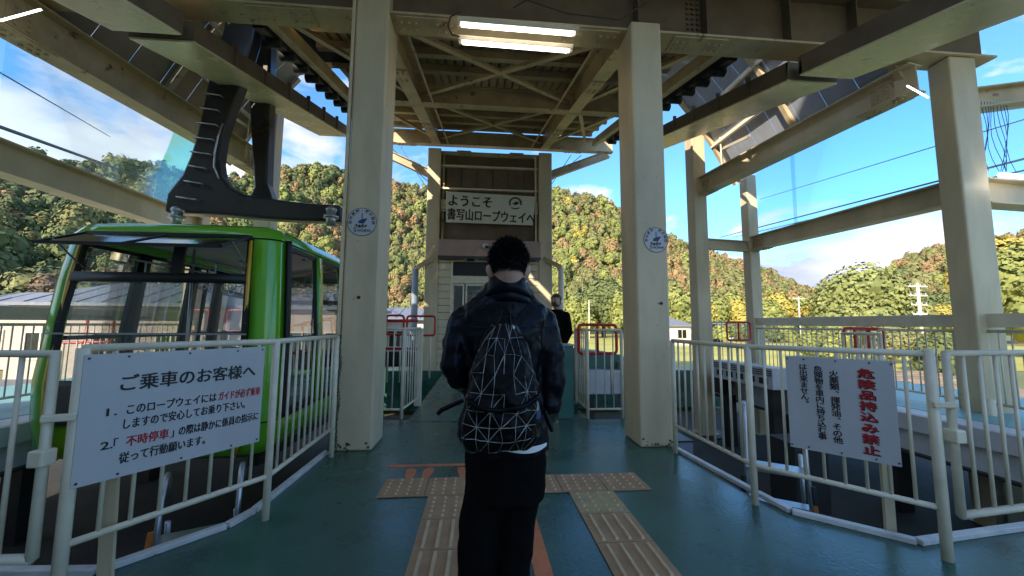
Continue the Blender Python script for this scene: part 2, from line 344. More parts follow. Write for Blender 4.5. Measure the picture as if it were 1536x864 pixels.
for i, (x, s_, lb) in enumerate([(-.62, -1, 'left orange footprint marking'), (-.46, 1, 'right orange footprint marking of the left pair'), (-.13, -1, 'orange footprint marking half hidden by the trouser leg'), (.03, 1, 'orange footprint marking behind the trouser leg')]):
    tag(footprint(x, 3.86, s_).build('footprint_marking', M['orange']), lb+' on the green floor', 'floor marking', 'orange footprint markings')

# far side platforms, z=.3
def outer_platform(sgn):
    f = (lambda x: x) if sgn > 0 else (lambda x: MX-x-.1)
    side = 'right' if sgn > 0 else 'left'
    t = thing('exit_platform', (f(6), 4, .0), 'raised pale teal exit platform with white fascia beyond the %s berth' % ('empty' if sgn > 0 else 'occupied'), 'platform')
    def bx(n, x0, y0, z0, x1, y1, z1, m, bv=0): a, c = f(x0), f(x1); return MB().box(min(a, c), y0, z0, max(a, c), y1, z1).build(n, m, t, bevel=bv)
    bx('deck', 5.95, 1.5, .18, 8.6, 9.4, .30, M['teald']); bx('edge_step', 5.6, 1.5, .2, 5.94, 9.4, .296, M['lil'], .01)
    bx('fascia', 5.56, 1.5, .08, 5.60, 9.4, .29, M['lil'], .006); bx('lower_fascia', 5.66, 1.5, -.2, 5.70, 9.4, .075, M['lil'])
    bx('bottom_channel', 5.60, 1.5, -.235, 5.70, 9.4, -.205, M['dark'])
    for y in (3.4, 5.2, 7.0, 8.9):
        bx('support_post', 5.8, y-.11, -1.14, 6.02, y+.11, .17, M['dark'])
    if sgn > 0:
        q = MB(); q.box(5.2, 6.55, .28, 5.56, 8.3, .66); o = q.build('landing_step', M['lil'], t, bevel=.01)
        for k in range(5):
            y = 6.68+k*.32; MB().box(5.19, y, .36, 5.2, y+.2, .47).build('slot', M['black'], o)
        for k in range(3): MB().box(5.185, 6.56, .52+k*.04, 5.199, 8.3, .535+k*.04).build('groove', M['dark'], o)
        bx('step_support', 5.25, 8.1, -.05, 5.5, 8.4, .27, M['black']); bx('step_leg', 5.3, 8.0, -1.14, 5.5, 8.2, -.06, M['black'])
        bx('step_leg', 5.3, 6.7, -1.14, 5.5, 6.9, .27, M['dark'])
outer_platform(1); outer_platform(-1)

# ================================================================== STEEL COLUMNS
def badge(col, cx, y, z, r=.155):
    """round sticker: ring, arc of characters, cable-car emblem and lettering"""
    d = MB().tube([(cx, y, z), (cx, y-.003, z)], r, 40).build('badge', M['white'], col)
    ring = MB()
    pts = [(cx+r*math.cos(a*math.pi/20), y-.0035, z+r*math.sin(a*math.pi/20)) for a in range(41)]
    ring.tube(pts, .0028, 5, False)
    tx = '空中展望・歴史探訪'
    for i, ch in enumerate(tx):
        a = math.pi*(1.02-1.04*i/(len(tx)-1)); up = Vector((math.cos(a), 0, math.sin(a))); rt = Vector((math.sin(a), 0, -math.cos(a)))
        sz = r*.27; text_mb(ch, sz, .02, ring, V3((cx, y-.004, z))+up*(r*.70)-rt*sz*.5, rt, up, ext=.0006)
    text_mb('S', r*.46, .01, ring, (cx-r*.55, y-.004, z-r*.72), ext=.0006); text_mb('HOSHA', r*.27, .02, ring, (cx-r*.28, y-.004, z-r*.70), ext=.0006)
    ring.build('badge_lettering', M['ink'], d)
    e = MB()
    e.box(cx-.004, y-.006, z+.02, cx+.006, y-.0035, z+r*.62)
    e.prism([(cx-.045, y-.006, z-.012), (cx+.02, y-.006, z-.022), (cx+.055, y-.006, z+.03), (cx+.062, y-.006, z+.045), (cx+.01, y-.006, z+.035), (cx-.03, y-.006, z+.018)], (0, .0025, 0))
    e.build('badge_emblem', M['navy'], d)
    e = MB()
    for k in range(4): e.obox((cx-.06+.035*k, y-.005, z-.04-.006*(k % 2)), (.012, 0, .006), (0, .001, 0), (-.004, 0, .009))
    e.box(cx-.05, y-.006, z-.066, cx+.03, y-.0035, z-.055); e.build('badge_figures', M['ink'], d)
def column(x0, x1, y0, y1, z0, z1, label, m='cream', flange=None, bplate=True, group='steel columns of the station'):
    t = thing('steel_column', ((x0+x1)/2, (y0+y1)/2, z0), label, 'column', group)
    MB().box(x0, y0, z0, x1, y1, z1).build('shaft', M[m], t, bevel=.025)
    if bplate:
        o = MB().box(x0-.05, y0-.05, z0-.002, x1+.05, y1+.05, z0+.02).build('base_plate', M[m], t)
    return t
c1 = column(-1.555, -1.16, 4.55, 5.05, 0, 6.1, 'cream steel column with round badge, left of the man', bplate=False)
MB().box(-1.60, 4.54, .0, -1.562, 4.60, 5.9).build('corner_flange', M['cream'], c1, bevel=.008)
MB().tube([(-1.58, 4.52, 1.3), (-1.575, 4.52, 4.85)], .012).build('conduit', M['cream'], c1)
badge(c1, P(543, 333, Y=4.55)[0], 4.548, P(543, 333, Y=4.55)[2], .165)
c2 = column(1.885, 2.285, 4.47, 4.97, 0, 5.30, 'cream steel column with round badge, right of the man', bplate=False)
badge(c2, P(985, 360, Y=4.47)[0]-.01, 4.468, P(985, 360, Y=4.47)[2], .152)
for c_, p_ in ((c1, P(538, 446, Y=4.545)), (c2, P(992, 455, Y=4.465))):
    MB().tube([p_, p_+V3((0, -.004, 0))], .02, 8).build('paint_chip', M['black'], c_)
r1 = column(-1.68, -1.27, 12.0, 12.4, 0, 7.0, 'far cream steel column left of the welcome sign', bplate=False)
r2 = column(1.87, 2.30, 12.0, 12.4, 0, 7.0, 'far cream steel column right of the welcome sign', bplate=False)
for x, y, lb in ((5.20, 8.8, 'pale steel column on dark pad behind the right front column'), (-4.98, 8.8, 'pale steel column behind the gondola hanger')):
    column(x, x+.34, y, y+.34, -1.10, 6.5, lb)
q = MB().box(4.95, 8.55, -1.142, 5.85, 9.3, -1.105); struct(q.build('column_pad', M['black']))
for x, lb in ((6.62, 'slender pale steel column carrying the lower side beam on the right'), (-6.35, 'slender pale steel column behind the green net at left')):
    column(x, x+.27, 8.85, 9.12, -1.14, 5.2, lb)
column(6.56, 6.98, 4.58, 4.86, -1.14, 5.23, 'broad pale steel column behind the right-hand gate')
n_ = MB().box(6.06, 4.58, 4.62, 6.62, 4.97, 4.64); 
for col_, x0, x1, y in ((c1, -1.54, -1.18, 4.548), (c2, 1.90, 2.27, 4.468)):
    for k in range(16):
        x = rng.uniform(x0, x1); z = abs(rng.normal(0, .05))+.012 if k < 11 else rng.uniform(.2, 3.5); w_ = rng.uniform(.006, .022)*(1 if z < .3 else .5)
        pts = [(x+w_*math.cos(a)*rng.uniform(.6, 1.2), y, z+w_*.8*math.sin(a)*rng.uniform(.6, 1.2)) for a in [k2*math.pi/4 for k2 in range(8)]]
        MB().prism(pts, (0, -.0012, 0)).build('paint_chip', M['chip'], col_)
# conduit pipe on the broad column
tag(MB().tube([(6.5, 4.5, -1.1), (6.5, 4.5, .35), (6.5, 4.5, .5)], .05, 10).build('drain_pipe', M['rail'], None, True), 'short pale drain pipe in front of the broad right column', 'pipe')

# ================================================================== BEAMS AND ROOF
def bolts(mb, p, ax, ay, nx, ny, dx, dy, nrm, r=.021):
    p, ax, ay, nrm = V3(p), V3(ax).normalized(), V3(ay).normalized(), V3(nrm).normalized()
    for i in range(nx):
        for j in range(ny):
            if abs(i-(nx-1)/2) < .6 and nx > 5: continue
            c = p+ax*(i-(nx-1)/2)*dx+ay*(j-(ny-1)/2)*dy; mb.tube([c, c+nrm*.022], r, 6)
def splice(parent, c, ax, w, h, ay, nrm, nx, ny):
    c, axv, ayv, n = V3(c), V3(ax).normalized(), V3(ay).normalized(), V3(nrm).normalized()
    s_ = MB().obox(c+n*.008, axv*w/2, ayv*h/2, n*.008).build('splice_plate', M['beam'], parent)
    b = MB(); bolts(b, c+n*.016, axv, ayv, nx, ny, w/(nx+.3), h/(ny+.5), n); b.build('bolt', M['beam'], s_)
BZ = 5.24
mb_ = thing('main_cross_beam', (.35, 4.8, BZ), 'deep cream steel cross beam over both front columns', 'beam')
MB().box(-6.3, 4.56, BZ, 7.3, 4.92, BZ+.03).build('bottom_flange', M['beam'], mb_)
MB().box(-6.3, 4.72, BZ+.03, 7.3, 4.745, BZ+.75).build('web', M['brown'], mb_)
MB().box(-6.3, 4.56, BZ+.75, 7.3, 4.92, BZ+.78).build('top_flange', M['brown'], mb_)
for x in (-2.5, -.72, 1.42, 2.92):
    splice(mb_, (x, 4.74, BZ), (1, 0, 0), .75, .3, (0, 1, 0), (0, 0, -1), 8, 2)
for x in (-4.3, -3.3, -1.35, 2.05, 3.0, 4.2, 5.2):
    MB().box(x-.01, 4.58, BZ+.03, x+.01, 4.72, BZ+.75).build('stiffener', M['brown'], mb_)
b = MB(); bolts(b, (2.9, 4.715, BZ+.4), (1, 0, 0), (0, 0, 1), 4, 8, .07, .075, (0, -1, 0)); b.build('bolt', M['brown'], mb_)
# sloping roof over the centre aisle: underside of the beams zr(y)
def zr(y): return 4.13+.25*y
roof = thing('station_roof', (.35, 8.4, 5), 'ribbed steel roof over the aisle with purlins and crossed braces', 'roof')
Y0, Y1 = 5.0, 12.25
for x in (-1.42, 2.06):
    MB().ibeam((x, Y0, zr(Y0)), (x, 12.4, zr(12.4)), .26, .55, .02).build('rafter_beam', M['beam'], roof)
for x in (-2.85, 3.5):
    MB().bar((x, Y0, zr(Y0)+.1), (x, 11.3, zr(11.3)+.1), .13, .2).build('edge_beam', M['beam'], roof)
for y, hh in ((8.15, .42), (12.2, .45)):
    MB().ibeam((-2.85 if y < 12 else -3.8, y, zr(y)), (3.5 if y < 12 else 4.4, y, zr(y)), .2, hh, .02).build('cross_beam', M['beam'], roof)
for x in (-2.4, 3.05): splice(roof, (x, 12.2, zr(12.2)), (1, 0, 0), .6, .2, (0, 1, 0), (0, 0, -1), 6, 3)
np_ = 10
for i in range(np_):
    y = Y0+.35+i*(12.0-Y0-.35)/(np_-1)*1.0
    if abs(y-8.15) < .2: continue
    q = MB().bar((-3.0, y, zr(y)+.60), (3.65, y, zr(y)+.60), .05, .14); q.bar((-3.0, y+.05, zr(y)+.54), (3.65, y+.05, zr(y)+.54), .10, .012); q.build('purlin', M['beam'], roof)
dk = MB(); n = 0
xs = []; x = -3.05
while x < 3.7: xs += [(x, 0), (x+.12, 0), (x+.135, .05), (x+.165, .05)]; x += .18
ra = [(x, Y0-.1, zr(Y0-.1)+.68+z) for x, z in xs]; rb = [(x, Y1+.15, zr(Y1+.15)+.68+z) for x, z in xs]
dk.loft([ra, rb], cap=False, closed=False); dk.build('deck_sheet', M['deck'], roof)
for a, c in (((-1.3, 5.2), (1.95, 8.1)), ((1.95, 5.2), (-1.3, 8.1)), ((-1.3, 8.25), (1.95, 12.0)), ((1.95, 8.25), (-1.3, 12.0)), ((2.2, 8.2), (3.4, 11.9)), ((3.4, 8.2), (2.2, 11.9)), ((-2.8, 8.1), (-1.5, 5.2)), ((-2.8, 5.2), (-1.5, 8.1)), ((-2.8, 8.2), (-1.5, 11.9)), ((2.2, 5.2), (3.4, 8.1)), ((3.4, 5.2), (2.2, 8.1))):
    q = MB().bar((*a, zr(a[1])+.17), (*c, zr(c[1])+.17), .09, .012); q.bar((*a, zr(a[1])+.21), (*c, zr(c[1])+.21), .012, .08); q.build('brace', M['beam'], roof)
for s_ in (-1, 1):
    a = (2.3, 12.2, 6.2) if s_ > 0 else (-1.68, 12.2, 6.1); c = (4.3, 12.2, 7.02) if s_ > 0 else (-3.7, 12.2, 7.0)
    MB().ibeam(a, c, .18, .24, .015).build('knee_brace', M['beam'], roof)
    for dx in (0, .35):
        MB().tube([(c[0]*.7+dx*s_, 12.3, 7.1), (c[0]*.7+(dx+1.0)*-s_*.9, 12.32, 5.7)], .012, 5).build('hanging_cable', M['dark'], roof)
# unseen walls and roof added around the camera to block the sun
st = thing('sun_block_walls', (.3, -3.5, 0), 'unseen walls and ceiling added to keep sun off the near end of the platform', 'building')
MB().box(-9, -4.2, -1.2, 1.0, -4.0, 11.5).build('sun_block_back', M['wel'], st)
MB().box(-9.0, -4.0, -1.2, -8.8, 2.6, 8).build('sun_block_side', M['wel'], st)
MB().box(-9, 1.6, 6.15, 9.5, 4.5, 6.25).build('ceiling', M['wel'], st)  # unseen slab added for shade, cut short to let sky light in
# box girders with pale soffit, two per berth
def box_girder(sgn, far):
    f = (lambda x: x) if sgn > 0 else (lambda x: MX-x)
    x0, x1 = 4.13, 4.85
    if far: ya, yb, za, zb = 4.62, 9.9, 4.72, 6.2
    else: ya, yb, za, zb = 4.42, -1.5, 4.66, 3.0
    lab = {(1, 1): 'sloping box girder with pale soffit above the empty berth', (-1, 1): 'sloping box girder with pale soffit above the gondola', (1, 0): 'wide pale box girder running overhead at top right', (-1, 0): 'pale box girder running overhead at top left'}[(sgn, far)]
    t = thing('box_girder', (f(4.5), ya, za), lab, 'girder', 'box girders above the berths')
    w = abs(x1-x0)/2; cx = f((x0+x1)/2)
    def ring(y, z, dz): return [(cx-w, y, z), (cx+w, y, z), (cx+w, y, z+dz), (cx-w, y, z+dz)]
    MB().loft([ring(ya, za, .025), ring(yb, zb, .025)]).build('soffit', M['soff'], t)
    w2 = w-.01; h = .24
    for sx in (-1, 1):
        a = cx+sx*w2
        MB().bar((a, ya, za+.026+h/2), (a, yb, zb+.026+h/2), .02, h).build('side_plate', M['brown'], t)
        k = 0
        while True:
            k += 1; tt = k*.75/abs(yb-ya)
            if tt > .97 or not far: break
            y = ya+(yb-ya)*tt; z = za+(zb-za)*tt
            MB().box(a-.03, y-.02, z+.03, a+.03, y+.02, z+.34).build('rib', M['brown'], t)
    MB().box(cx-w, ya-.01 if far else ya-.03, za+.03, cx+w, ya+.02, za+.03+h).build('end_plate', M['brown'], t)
    return t
for s_ in (1, -1):
    for fr in (1, 0): box_girder(s_, fr)
# track shoe (black cable rail with hanging rollers) inside of each far girder
for s_, lb in ((1, 'black cable rail with hanging rollers beside the right girder'), (-1, 'black cable rail with hanging rollers beside the gondola girder')):
    f = (lambda x: x) if s_ > 0 else (lambda x: MX-x)
    t = thing('cable_rail', (f(3.75), 5.2, 5.6), lb, 'cable rail', 'cable rails over the berths')
    MB().bar((f(3.72), 5.1, zr(5.1)+.05), (f(3.72), 10.6, zr(10.6)+.05), .14, .2).build('rail_body', M['black'], t)
    MB().bar((f(3.9), 5.1, zr(5.1)+.25), (f(3.9), 10.6, zr(10.6)+.25), .10, .12).build('rail_cap', M['dark'], t)
    for k in range(12):
        y = 5.5+k*.44; MB().tube([(f(3.62), y, zr(y)-.07), (f(3.84), y, zr(y)-.07)], .075, 10).build('roller', M['black'], t, True)
        MB().box(f(3.72)-.012, y-.03, zr(y)-.06, f(3.72)+.012, y+.03, zr(y)+.03).build('roller_bracket', M['dark'], t)
# side beams
def side_beam(p, q, w, h, label, m='beam', spl=None):
    t = thing('side_beam', p, label, 'beam', 'level side beams of the station')
    p, q = V3(p), V3(q); tf = .02
    MB().bar(p, q, w, tf, voff=tf/2).build('bottom_flange', M[m], t); MB().bar(p, q, w, tf, voff=h-tf/2).build('top_flange', M[m], t)
    MB().bar(p, q, tf, h-2*tf, voff=h/2).build('web', M[m], t)
    d = (q-p).normalized()
    if spl:
        for tt in spl:
            c = p.lerp(q, tt); sdv = d.cross(V3((0, 0, 1)))
            inn = sdv if (V3((.35, 6, 0))-c).dot(sdv) > 0 else -sdv
            splice(t, c, d, .6, w*.9, sdv, (0, 0, -1), 7, 2); splice(t, c+V3((0, 0, h/2))+inn*.0105, d, .3, h*.6, (0, 0, 1), inn, 2, 4)
    return t
side_beam((5.45, 8.85, 4.62), (6.2, 4.7, 4.76), .28, .42, 'upper level beam on the right running to the broad column', 'cream', (.02, .9))
side_beam((-5.15, 8.9, 4.80), (-5.40, 3.9, 4.62), .30, .50, 'upper level beam on the left passing behind the gondola hanger', 'beam', (.02, .85))
side_beam((6.75, 8.85, 3.27), (6.74, 4.87, 3.15), .26, .34, 'lower level beam on the right between slender and broad columns', 'cream', (.04,))
side_beam((-6.2, 8.9, 3.28), (-6.05, 3.2, 3.25), .30, .42, 'lower level cream beam on the left in front of the wooded hill', 'cream', None)
side_beam((5.54, 8.97, 3.30), (6.62, 8.97, 3.26), .2, .25, 'short tie beam between the two far right columns', 'cream', None)
side_beam((6.99, 4.72, 3.12), (9.8, 4.9, 3.1), .26, .36, 'level beam running out of frame from the broad right column', 'cream', None)
side_beam((7.0, 4.72, 4.5), (9.8, 4.5, 4.9), .25, .3, 'beam above the blue net beside the broad right column', 'beam', None)
# outer steep roof panels over the sides, warm and sky light put into colour
for s_, lb, m_ in ((1, 'steep outer roof panels tinted grey for sky light above the right side beam', 'grey'), (-1, 'steep outer roof panels tinted brown for warm light above the left side beam', 'deck')):
    f = (lambda x: x) if s_ > 0 else (lambda x: MX-x)
    t = thing('side_roof', (f(6), 7, 5.2), lb, 'roof')
    npan = 7
    for k in range(npan):
        ya = 4.9+k*.56; yb = ya+.557
        prof = [(3.6, 7.5), (4.9, 7.1), (5.35, 6.55), (5.75, 5.95), (6.1, 5.3), (6.35, 4.95)]
        MB().loft([[(f(x), ya, z) for x, z in prof], [(f(x), yb, z) for x, z in prof]], cap=False, closed=False).build('roof_panel', M[m_], t)
    for y in (4.9, 6.7, 8.78):
        q = MB(); prof = [(4.9, 7.0), (5.35, 6.45), (5.75, 5.85), (6.1, 5.2), (6.3, 4.9)]
        for a, c in zip(prof[:-1], prof[1:]): q.bar((f(a[0]), y, a[1]), (f(c[0]), y, c[1]), .08, .1, up=(0, 1, 0))
        q.build('roof_rib', M['beam'], t)
    for (x, z) in ((5.3, 6.5), (5.72, 5.85)):
        MB().bar((f(x), 4.9, z), (f(x), 8.8, z), .05, .08).build('stringer', M['rail'], t)
    MB().bar((f(5.9), 8.7, 5.75), (f(5.35), 7.0, 5.2), .04, .06).build('strut', M['rail'], t)
    MB().tube([(f(5.75), 8.5, 5.95), (f(5.8), 8.55, 4.95)], .018, 6).build('hanger_rod', M['rail'], t)

for x, lb in ((-1.05, 'thin cream conduit running under the roof left of the lamps'), (1.62, 'thin cream conduit running under the roof right of the lamps')):
    tag(MB().tube([(x, 4.95, zr(4.95)+.02), (x, 8.0, zr(8.0)+.02), (x, 11.9, zr(11.9)+.02)], .022, 6).build('conduit', M['beam'], None, True), lb, 'pipe')
for x in (-1.42, 2.06):
    for y in (6.6, 9.9): splice(roof, (x, y, zr(y)), (0, 1, .25), .55, .24, (1, 0, 0), (0, .24, -.97), 6, 2)
# fluorescent fittings
def lamp(i, a, c, lb):
    a, c = V3(a), V3(c); t = thing('fluorescent_fitting', (a+c)/2, lb, 'lamp', 'twin-tube ceiling lamps')
    d = (c-a).normalized(); up = V3((0, -.5, .86)); up = (up-d*up.dot(d)).normalized(); s_ = d.cross(up)
    MB().bar(a, c, .17, .05, up).build('reflector', M['rail'], t, bevel=.008)
    for k in (-1, 1):
        MB().tube([a+d*.05+s_*k*.05-up*.05, c-d*.05+s_*k*.05-up*.05], .0125, 10).build('tube', M['tube'], t, True)
    for e in (a+d*.02, c-d*.02): MB().obox(e-up*.035, d*.015, s_*.075, up*.03).build('end_cap', M['rail'], t)
lamp(0, P(686, 30, Y=4.35), P(866, 45, Y=4.35), 'upper lit twin-tube lamp under the main cross beam')
lamp(1, P(688, 57, Y=4.62), P(858, 71, Y=4.62), 'lower lit twin-tube lamp under the main cross beam')
def loose_wire(pts, r, lb, m='dark'):
    return tag(MB().tube(pts, r, 6).build('cable', M[m], None, True), lb, 'cable')
loose_wire([P(690, 18, Y=4.5), P(676, 25, Y=4.5), P(672, 40, Y=4.5), P(678, 52, Y=4.5), P(690, 55, Y=4.5)], .012, 'looped grey cable at the left end of the lit lamps')
loose_wire([P(770, 12, Y=4.45), P(790, 0, Y=4.4), P(850, 20, Y=4.45), P(930, 30, Y=4.45), P(975, 0, Y=4.4)], .008, 'thin slack cable along the cross beam above the lamps')
for a, c, lb in ((P(0, 31, Y=4.2), P(62, 14, Y=4.3), 'lit tube lamp at the top left corner'), (P(1361, 129, Y=4.6), P(1392, 146, Y=4.3), 'short lit tube lamp under the broad column bracket')):
    tag(MB().tube([a, c], .010, 8).build('tube_lamp', M['tube'], None, True), lb, 'lamp')
tag(MB().tube([P(1500, 262, Y=4.4), P(1560, 268, Y=4.4)], .03, 8).build('tube_lamp', M['tube'], None, True), 'lit tube lamp at the right edge beyond the broad column', 'lamp')

# ================================================================== STATION END WALL (y=12)
bd = thing('station_building', (.3, 12.3, 0), 'cream station end wall with louvred gable and doorway behind the man', 'building')
zz = [6.98, 6.45, 5.95, 5.45, 4.95, 4.25, 3.75]
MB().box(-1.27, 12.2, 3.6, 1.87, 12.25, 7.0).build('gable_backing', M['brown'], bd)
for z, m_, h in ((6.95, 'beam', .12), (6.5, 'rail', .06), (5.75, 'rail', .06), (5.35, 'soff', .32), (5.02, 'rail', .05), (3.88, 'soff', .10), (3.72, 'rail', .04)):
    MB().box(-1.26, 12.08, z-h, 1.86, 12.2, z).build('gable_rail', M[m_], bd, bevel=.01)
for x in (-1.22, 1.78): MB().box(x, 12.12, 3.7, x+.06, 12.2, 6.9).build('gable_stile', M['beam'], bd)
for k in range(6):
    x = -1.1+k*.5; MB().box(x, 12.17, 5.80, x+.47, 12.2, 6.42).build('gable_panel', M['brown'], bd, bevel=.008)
for x in (-.55, 1.15): splice(bd, (x, 12.08, 6.90), (1, 0, 0), .45, .16, (0, 0, 1), (0, -1, 0), 5, 3)
MB().tube([(1.75, 12.05, 6.9), (1.78, 12.05, 4.2), (1.8, 12.05, 2.9)], .02, 6).build('conduit', M['rail'], bd)
# brown canopy fascia with pink sunlight put into its colour
zf0, zf1 = P(720, 386, Y=11.6)[2], P(720, 360, Y=11.6)[2]
MB().box(-1.25, 11.6, zf0, 1.87, 12.1, zf1).build('canopy', M['orgw'], bd, bevel=.01)
MB().box(-1.25, 11.585, zf0-.05, 1.87, 11.62, zf0+.03).build('canopy_trim', M['dark'], bd)
# sidings each side of the doorway
zt = zf0-.02; xl, xd0, xd1, xr = -1.29, -.82, 1.45, 1.87
k = 0; z = 0.0
while z < zt-.05:
    z2 = min(z+.22, zt)
    for a, c in ((xl, xd0-.06), (xd1+.06, xr)): MB().box(a, 12.03, z+.005, c, 12.1, z2-.005).build('siding_board', M['stone'], bd, bevel=.008)
    z = z2
MB().box(xl, 12.101, 0, xr, 12.14, zt).build('siding_backing', M['dark'], bd) if False else None
for a, c in ((xl, xd0-.06), (xd1+.06, xr)): MB().box(a, 12.101, 0, c, 12.14, zt).build('siding_backing', M['dark'], bd)
zd = P(700, 393, Y=12)[2]; zd2 = P(700, 414, Y=12)[2]
for a, c in ((xd0-.06, xd0), (xd1, xd1+.06)): MB().box(a, 11.98, 0, c, 12.14, zd+.05).build('door_frame', M['rail'], bd)
MB().box(xd0, 11.99, zd+.0, xd1, 12.12, zt).build('lintel', M['stone'], bd)
MB().box(xd0, 12.02, zd2, xd1, 12.05, zd).build('transom_window', M['black'], bd)
MB().box(xd0, 11.98, zd2-.22, xd1, 12.08, zd2).build('transom_rail', M['rail'], bd)
for a, c in ((xd0, xd0+.36), (xd0+.40, .32), (.36, xd1-.40), (xd1-.36, xd1)):
    dr = MB(); 
    for (x0, x1, z0, z1) in ((a, a+.05, .02, zd2-.23), (c-.05, c, .02, zd2-.23), (a+.05, c-.05, .02, .2), (a+.05, c-.05, zd2-.3, zd2-.23)): dr.box(x0, 12.02, z0, x1, 12.06, z1)
    d_ = dr.build('door_leaf', M['rail'], bd); MB().box(a+.05, 12.035, .2, c-.05, 12.04, zd2-.3).build('pane', M['glass'], d_)
# hall inside and outer shell
MB().box(-6.8, 13.3, -1.2, xd0-.3, 17, 3.3).build('side_wing', M['stone'], bd) if False else None
q = MB(); q.box(xl, 12.15, -1.1, xl+.1, 19, 3.8); q.box(xr-.1, 12.15, -1.1, xr, 19, 3.8); q.box(xl, 12.15, 3.6, xr, 19, 3.7); q.box(xl, 18.9, 0, xr, 19, 3.6); q.build('hall_shell', M['pink'], bd)
MB().box(xl+.1, 12.2, -.02, xr-.1, 18.9, 0).build('hall_floor', M['conc'], bd)
hs = MB().box(-.55, 13.6, 2.35, .55, 13.64, 2.62).build('hanging_notice', M['white'], bd)
for k in range(3): MB().box(-.45+k*.3, 13.59, 2.44, -.25+k*.3, 13.598, 2.53).build('notice_mark', M['ink'], hs)
for x in (-.7, .8): MB().box(x, 16, 0, x+.3, 16.4, 1.7).build('cabinet', M['cab'], bd)
# welcome sign
a0, a1, a2, a3 = P(669, 287, Y=11.9), P(803, 295, Y=11.9), P(799, 338, Y=11.9), P(669, 333, Y=11.9)
ws = thing('welcome_sign', (.3, 11.95, a3[2]), 'long cream welcome board with black brush lettering on the gable', 'sign')
MB().prism([a3, a2, a1, a0], (0, .04, 0)).build('board', M['wel'], ws)
rt = (a1-a0).normalized(); up = Vector((0, 0, 1)); up = (up-rt*up.dot(rt)).normalized(); w = (a1-a0).length; h = (a0-a3).length
yo = Vector((0, -.003, 0))
def fit(body, size, bold, org, rt, up, tw):
    t0 = text_mb(body, size, 0, None, (0, 0, 0), (1, 0, 0), (0, 0, 1)); xx = [v[0] for v in t0.v]; q = tw/(max(xx)-min(xx))
    return bold_text(body, size, bold, MB(), V3(org)-V3(rt)*min(xx)*q, rt, up, sx=q, ext=.002)
b = fit('ようこそ', h*.40, .022, a3+up*h*.57+rt*w*.02+yo, rt, up, w*.475)
ww = fit('書写山ロープウェイへ', h*.40, .022, a3+up*h*.12+rt*w*.012+yo, rt, up, w*.97)
b.build('lettering', M['ink'], ws); ww.build('lettering', M['ink'], ws)
cx, cz = P(773, 305, Y=11.9)[0], P(773, 305, Y=11.9)[2]
b = MB()
for k in range(14):
    a = math.pi*(1.1-1.15*k/13); b.obox((cx+.18*math.cos(a), 11.897, cz+.18*math.sin(a)), (.022*math.sin(a), 0, -.022*math.cos(a)), (0, .002, 0), (.028*math.cos(a), 0, .028*math.sin(a)))
b.prism([(cx-.10, 11.895, cz-.02), (cx+.02, 11.895, cz-.06), (cx+.13, 11.895, cz+.02), (cx+.03, 11.895, cz+.06)], (0, .003, 0)); b.prism([(cx-.14, 11.895, cz-.16), (cx, 11.895, cz-.20), (cx+.14, 11.895, cz-.16), (cx+.12, 11.895, cz-.13), (cx, 11.895, cz-.165), (cx-.12, 11.895, cz-.13)], (0, .003, 0))
b.build('emblem', M['ink'], ws)
# dome camera, emergency light, exit lamp
p = P(728, 369, Y=11.5); t = thing('security_camera', p, 'white security camera on the pinkish canopy left of the man\'s head', 'camera')
MB().ball(p, .09).build('housing', M['white'], t, True); MB().tube([p+V3((.02, -.05, -.03)), p+V3((.05, -.10, -.05))], .045, 12).build('lens', M['black'], t)
MB().tube([p, p+V3((.2, .15, -.02))], .025, 8).build('mount_arm', M['dark'], t)
p = P(706, 389, Y=11.9); t = thing('emergency_light', p, 'twin-head emergency light over the station door', 'lamp')
MB().box(p[0]-.11, p[1], p[2]-.05, p[0]+.11, p[1]+.06, p[2]+.05).build('body', M['dark'], t, bevel=.01)
for s_ in (-1, 1): MB().tube([p+V3((s_*.13, .0, 0)), p+V3((s_*.22, -.02, 0))], [.03, .055], 12).build('lamp_head', M['white'], t)
p = P(733, 389, Y=11.9); t = thing('exit_light', p, 'small square red-framed box light beside the man\'s head', 'lamp')
MB().box(p[0]-.06, p[1], p[2]-.09, p[0]+.06, p[1]+.05, p[2]+.09).build('frame', M['red'], t); MB().box(p[0]-.04, p[1]-.006, p[2]-.06, p[0]+.04, p[1]-.001, p[2]+.06).build('face', M['white'], t)
# speakers / brackets on far poles
for px, lb in ((619, 'left'), (842, 'right')):
    b0 = P(px, 545, Y=12.0 if px < 700 else 11.8); 
    t = thing('lamp_post', (b0[0], b0[1], 0), 'slim pale post with angled bracket just %s of the far column' % lb, 'post', 'slim posts beside the far columns')
    MB().tube([(b0[0], b0[1], 0), (b0[0], b0[1], P(px, 403, Y=12)[2])], .10 if px < 700 else .085, 14).build('pole', M['grey'] if px < 700 else M['rail'], t, True)
    s_ = 1 if px < 700 else -1
    MB().bar((b0[0]-s_*.02, b0[1]-.02, P(px, 403, Y=12)[2]), (b0[0]+s_*.5, 12.05, P(px, 388, Y=12)[2]), .14, .14).build('bracket', M['beam'], t)

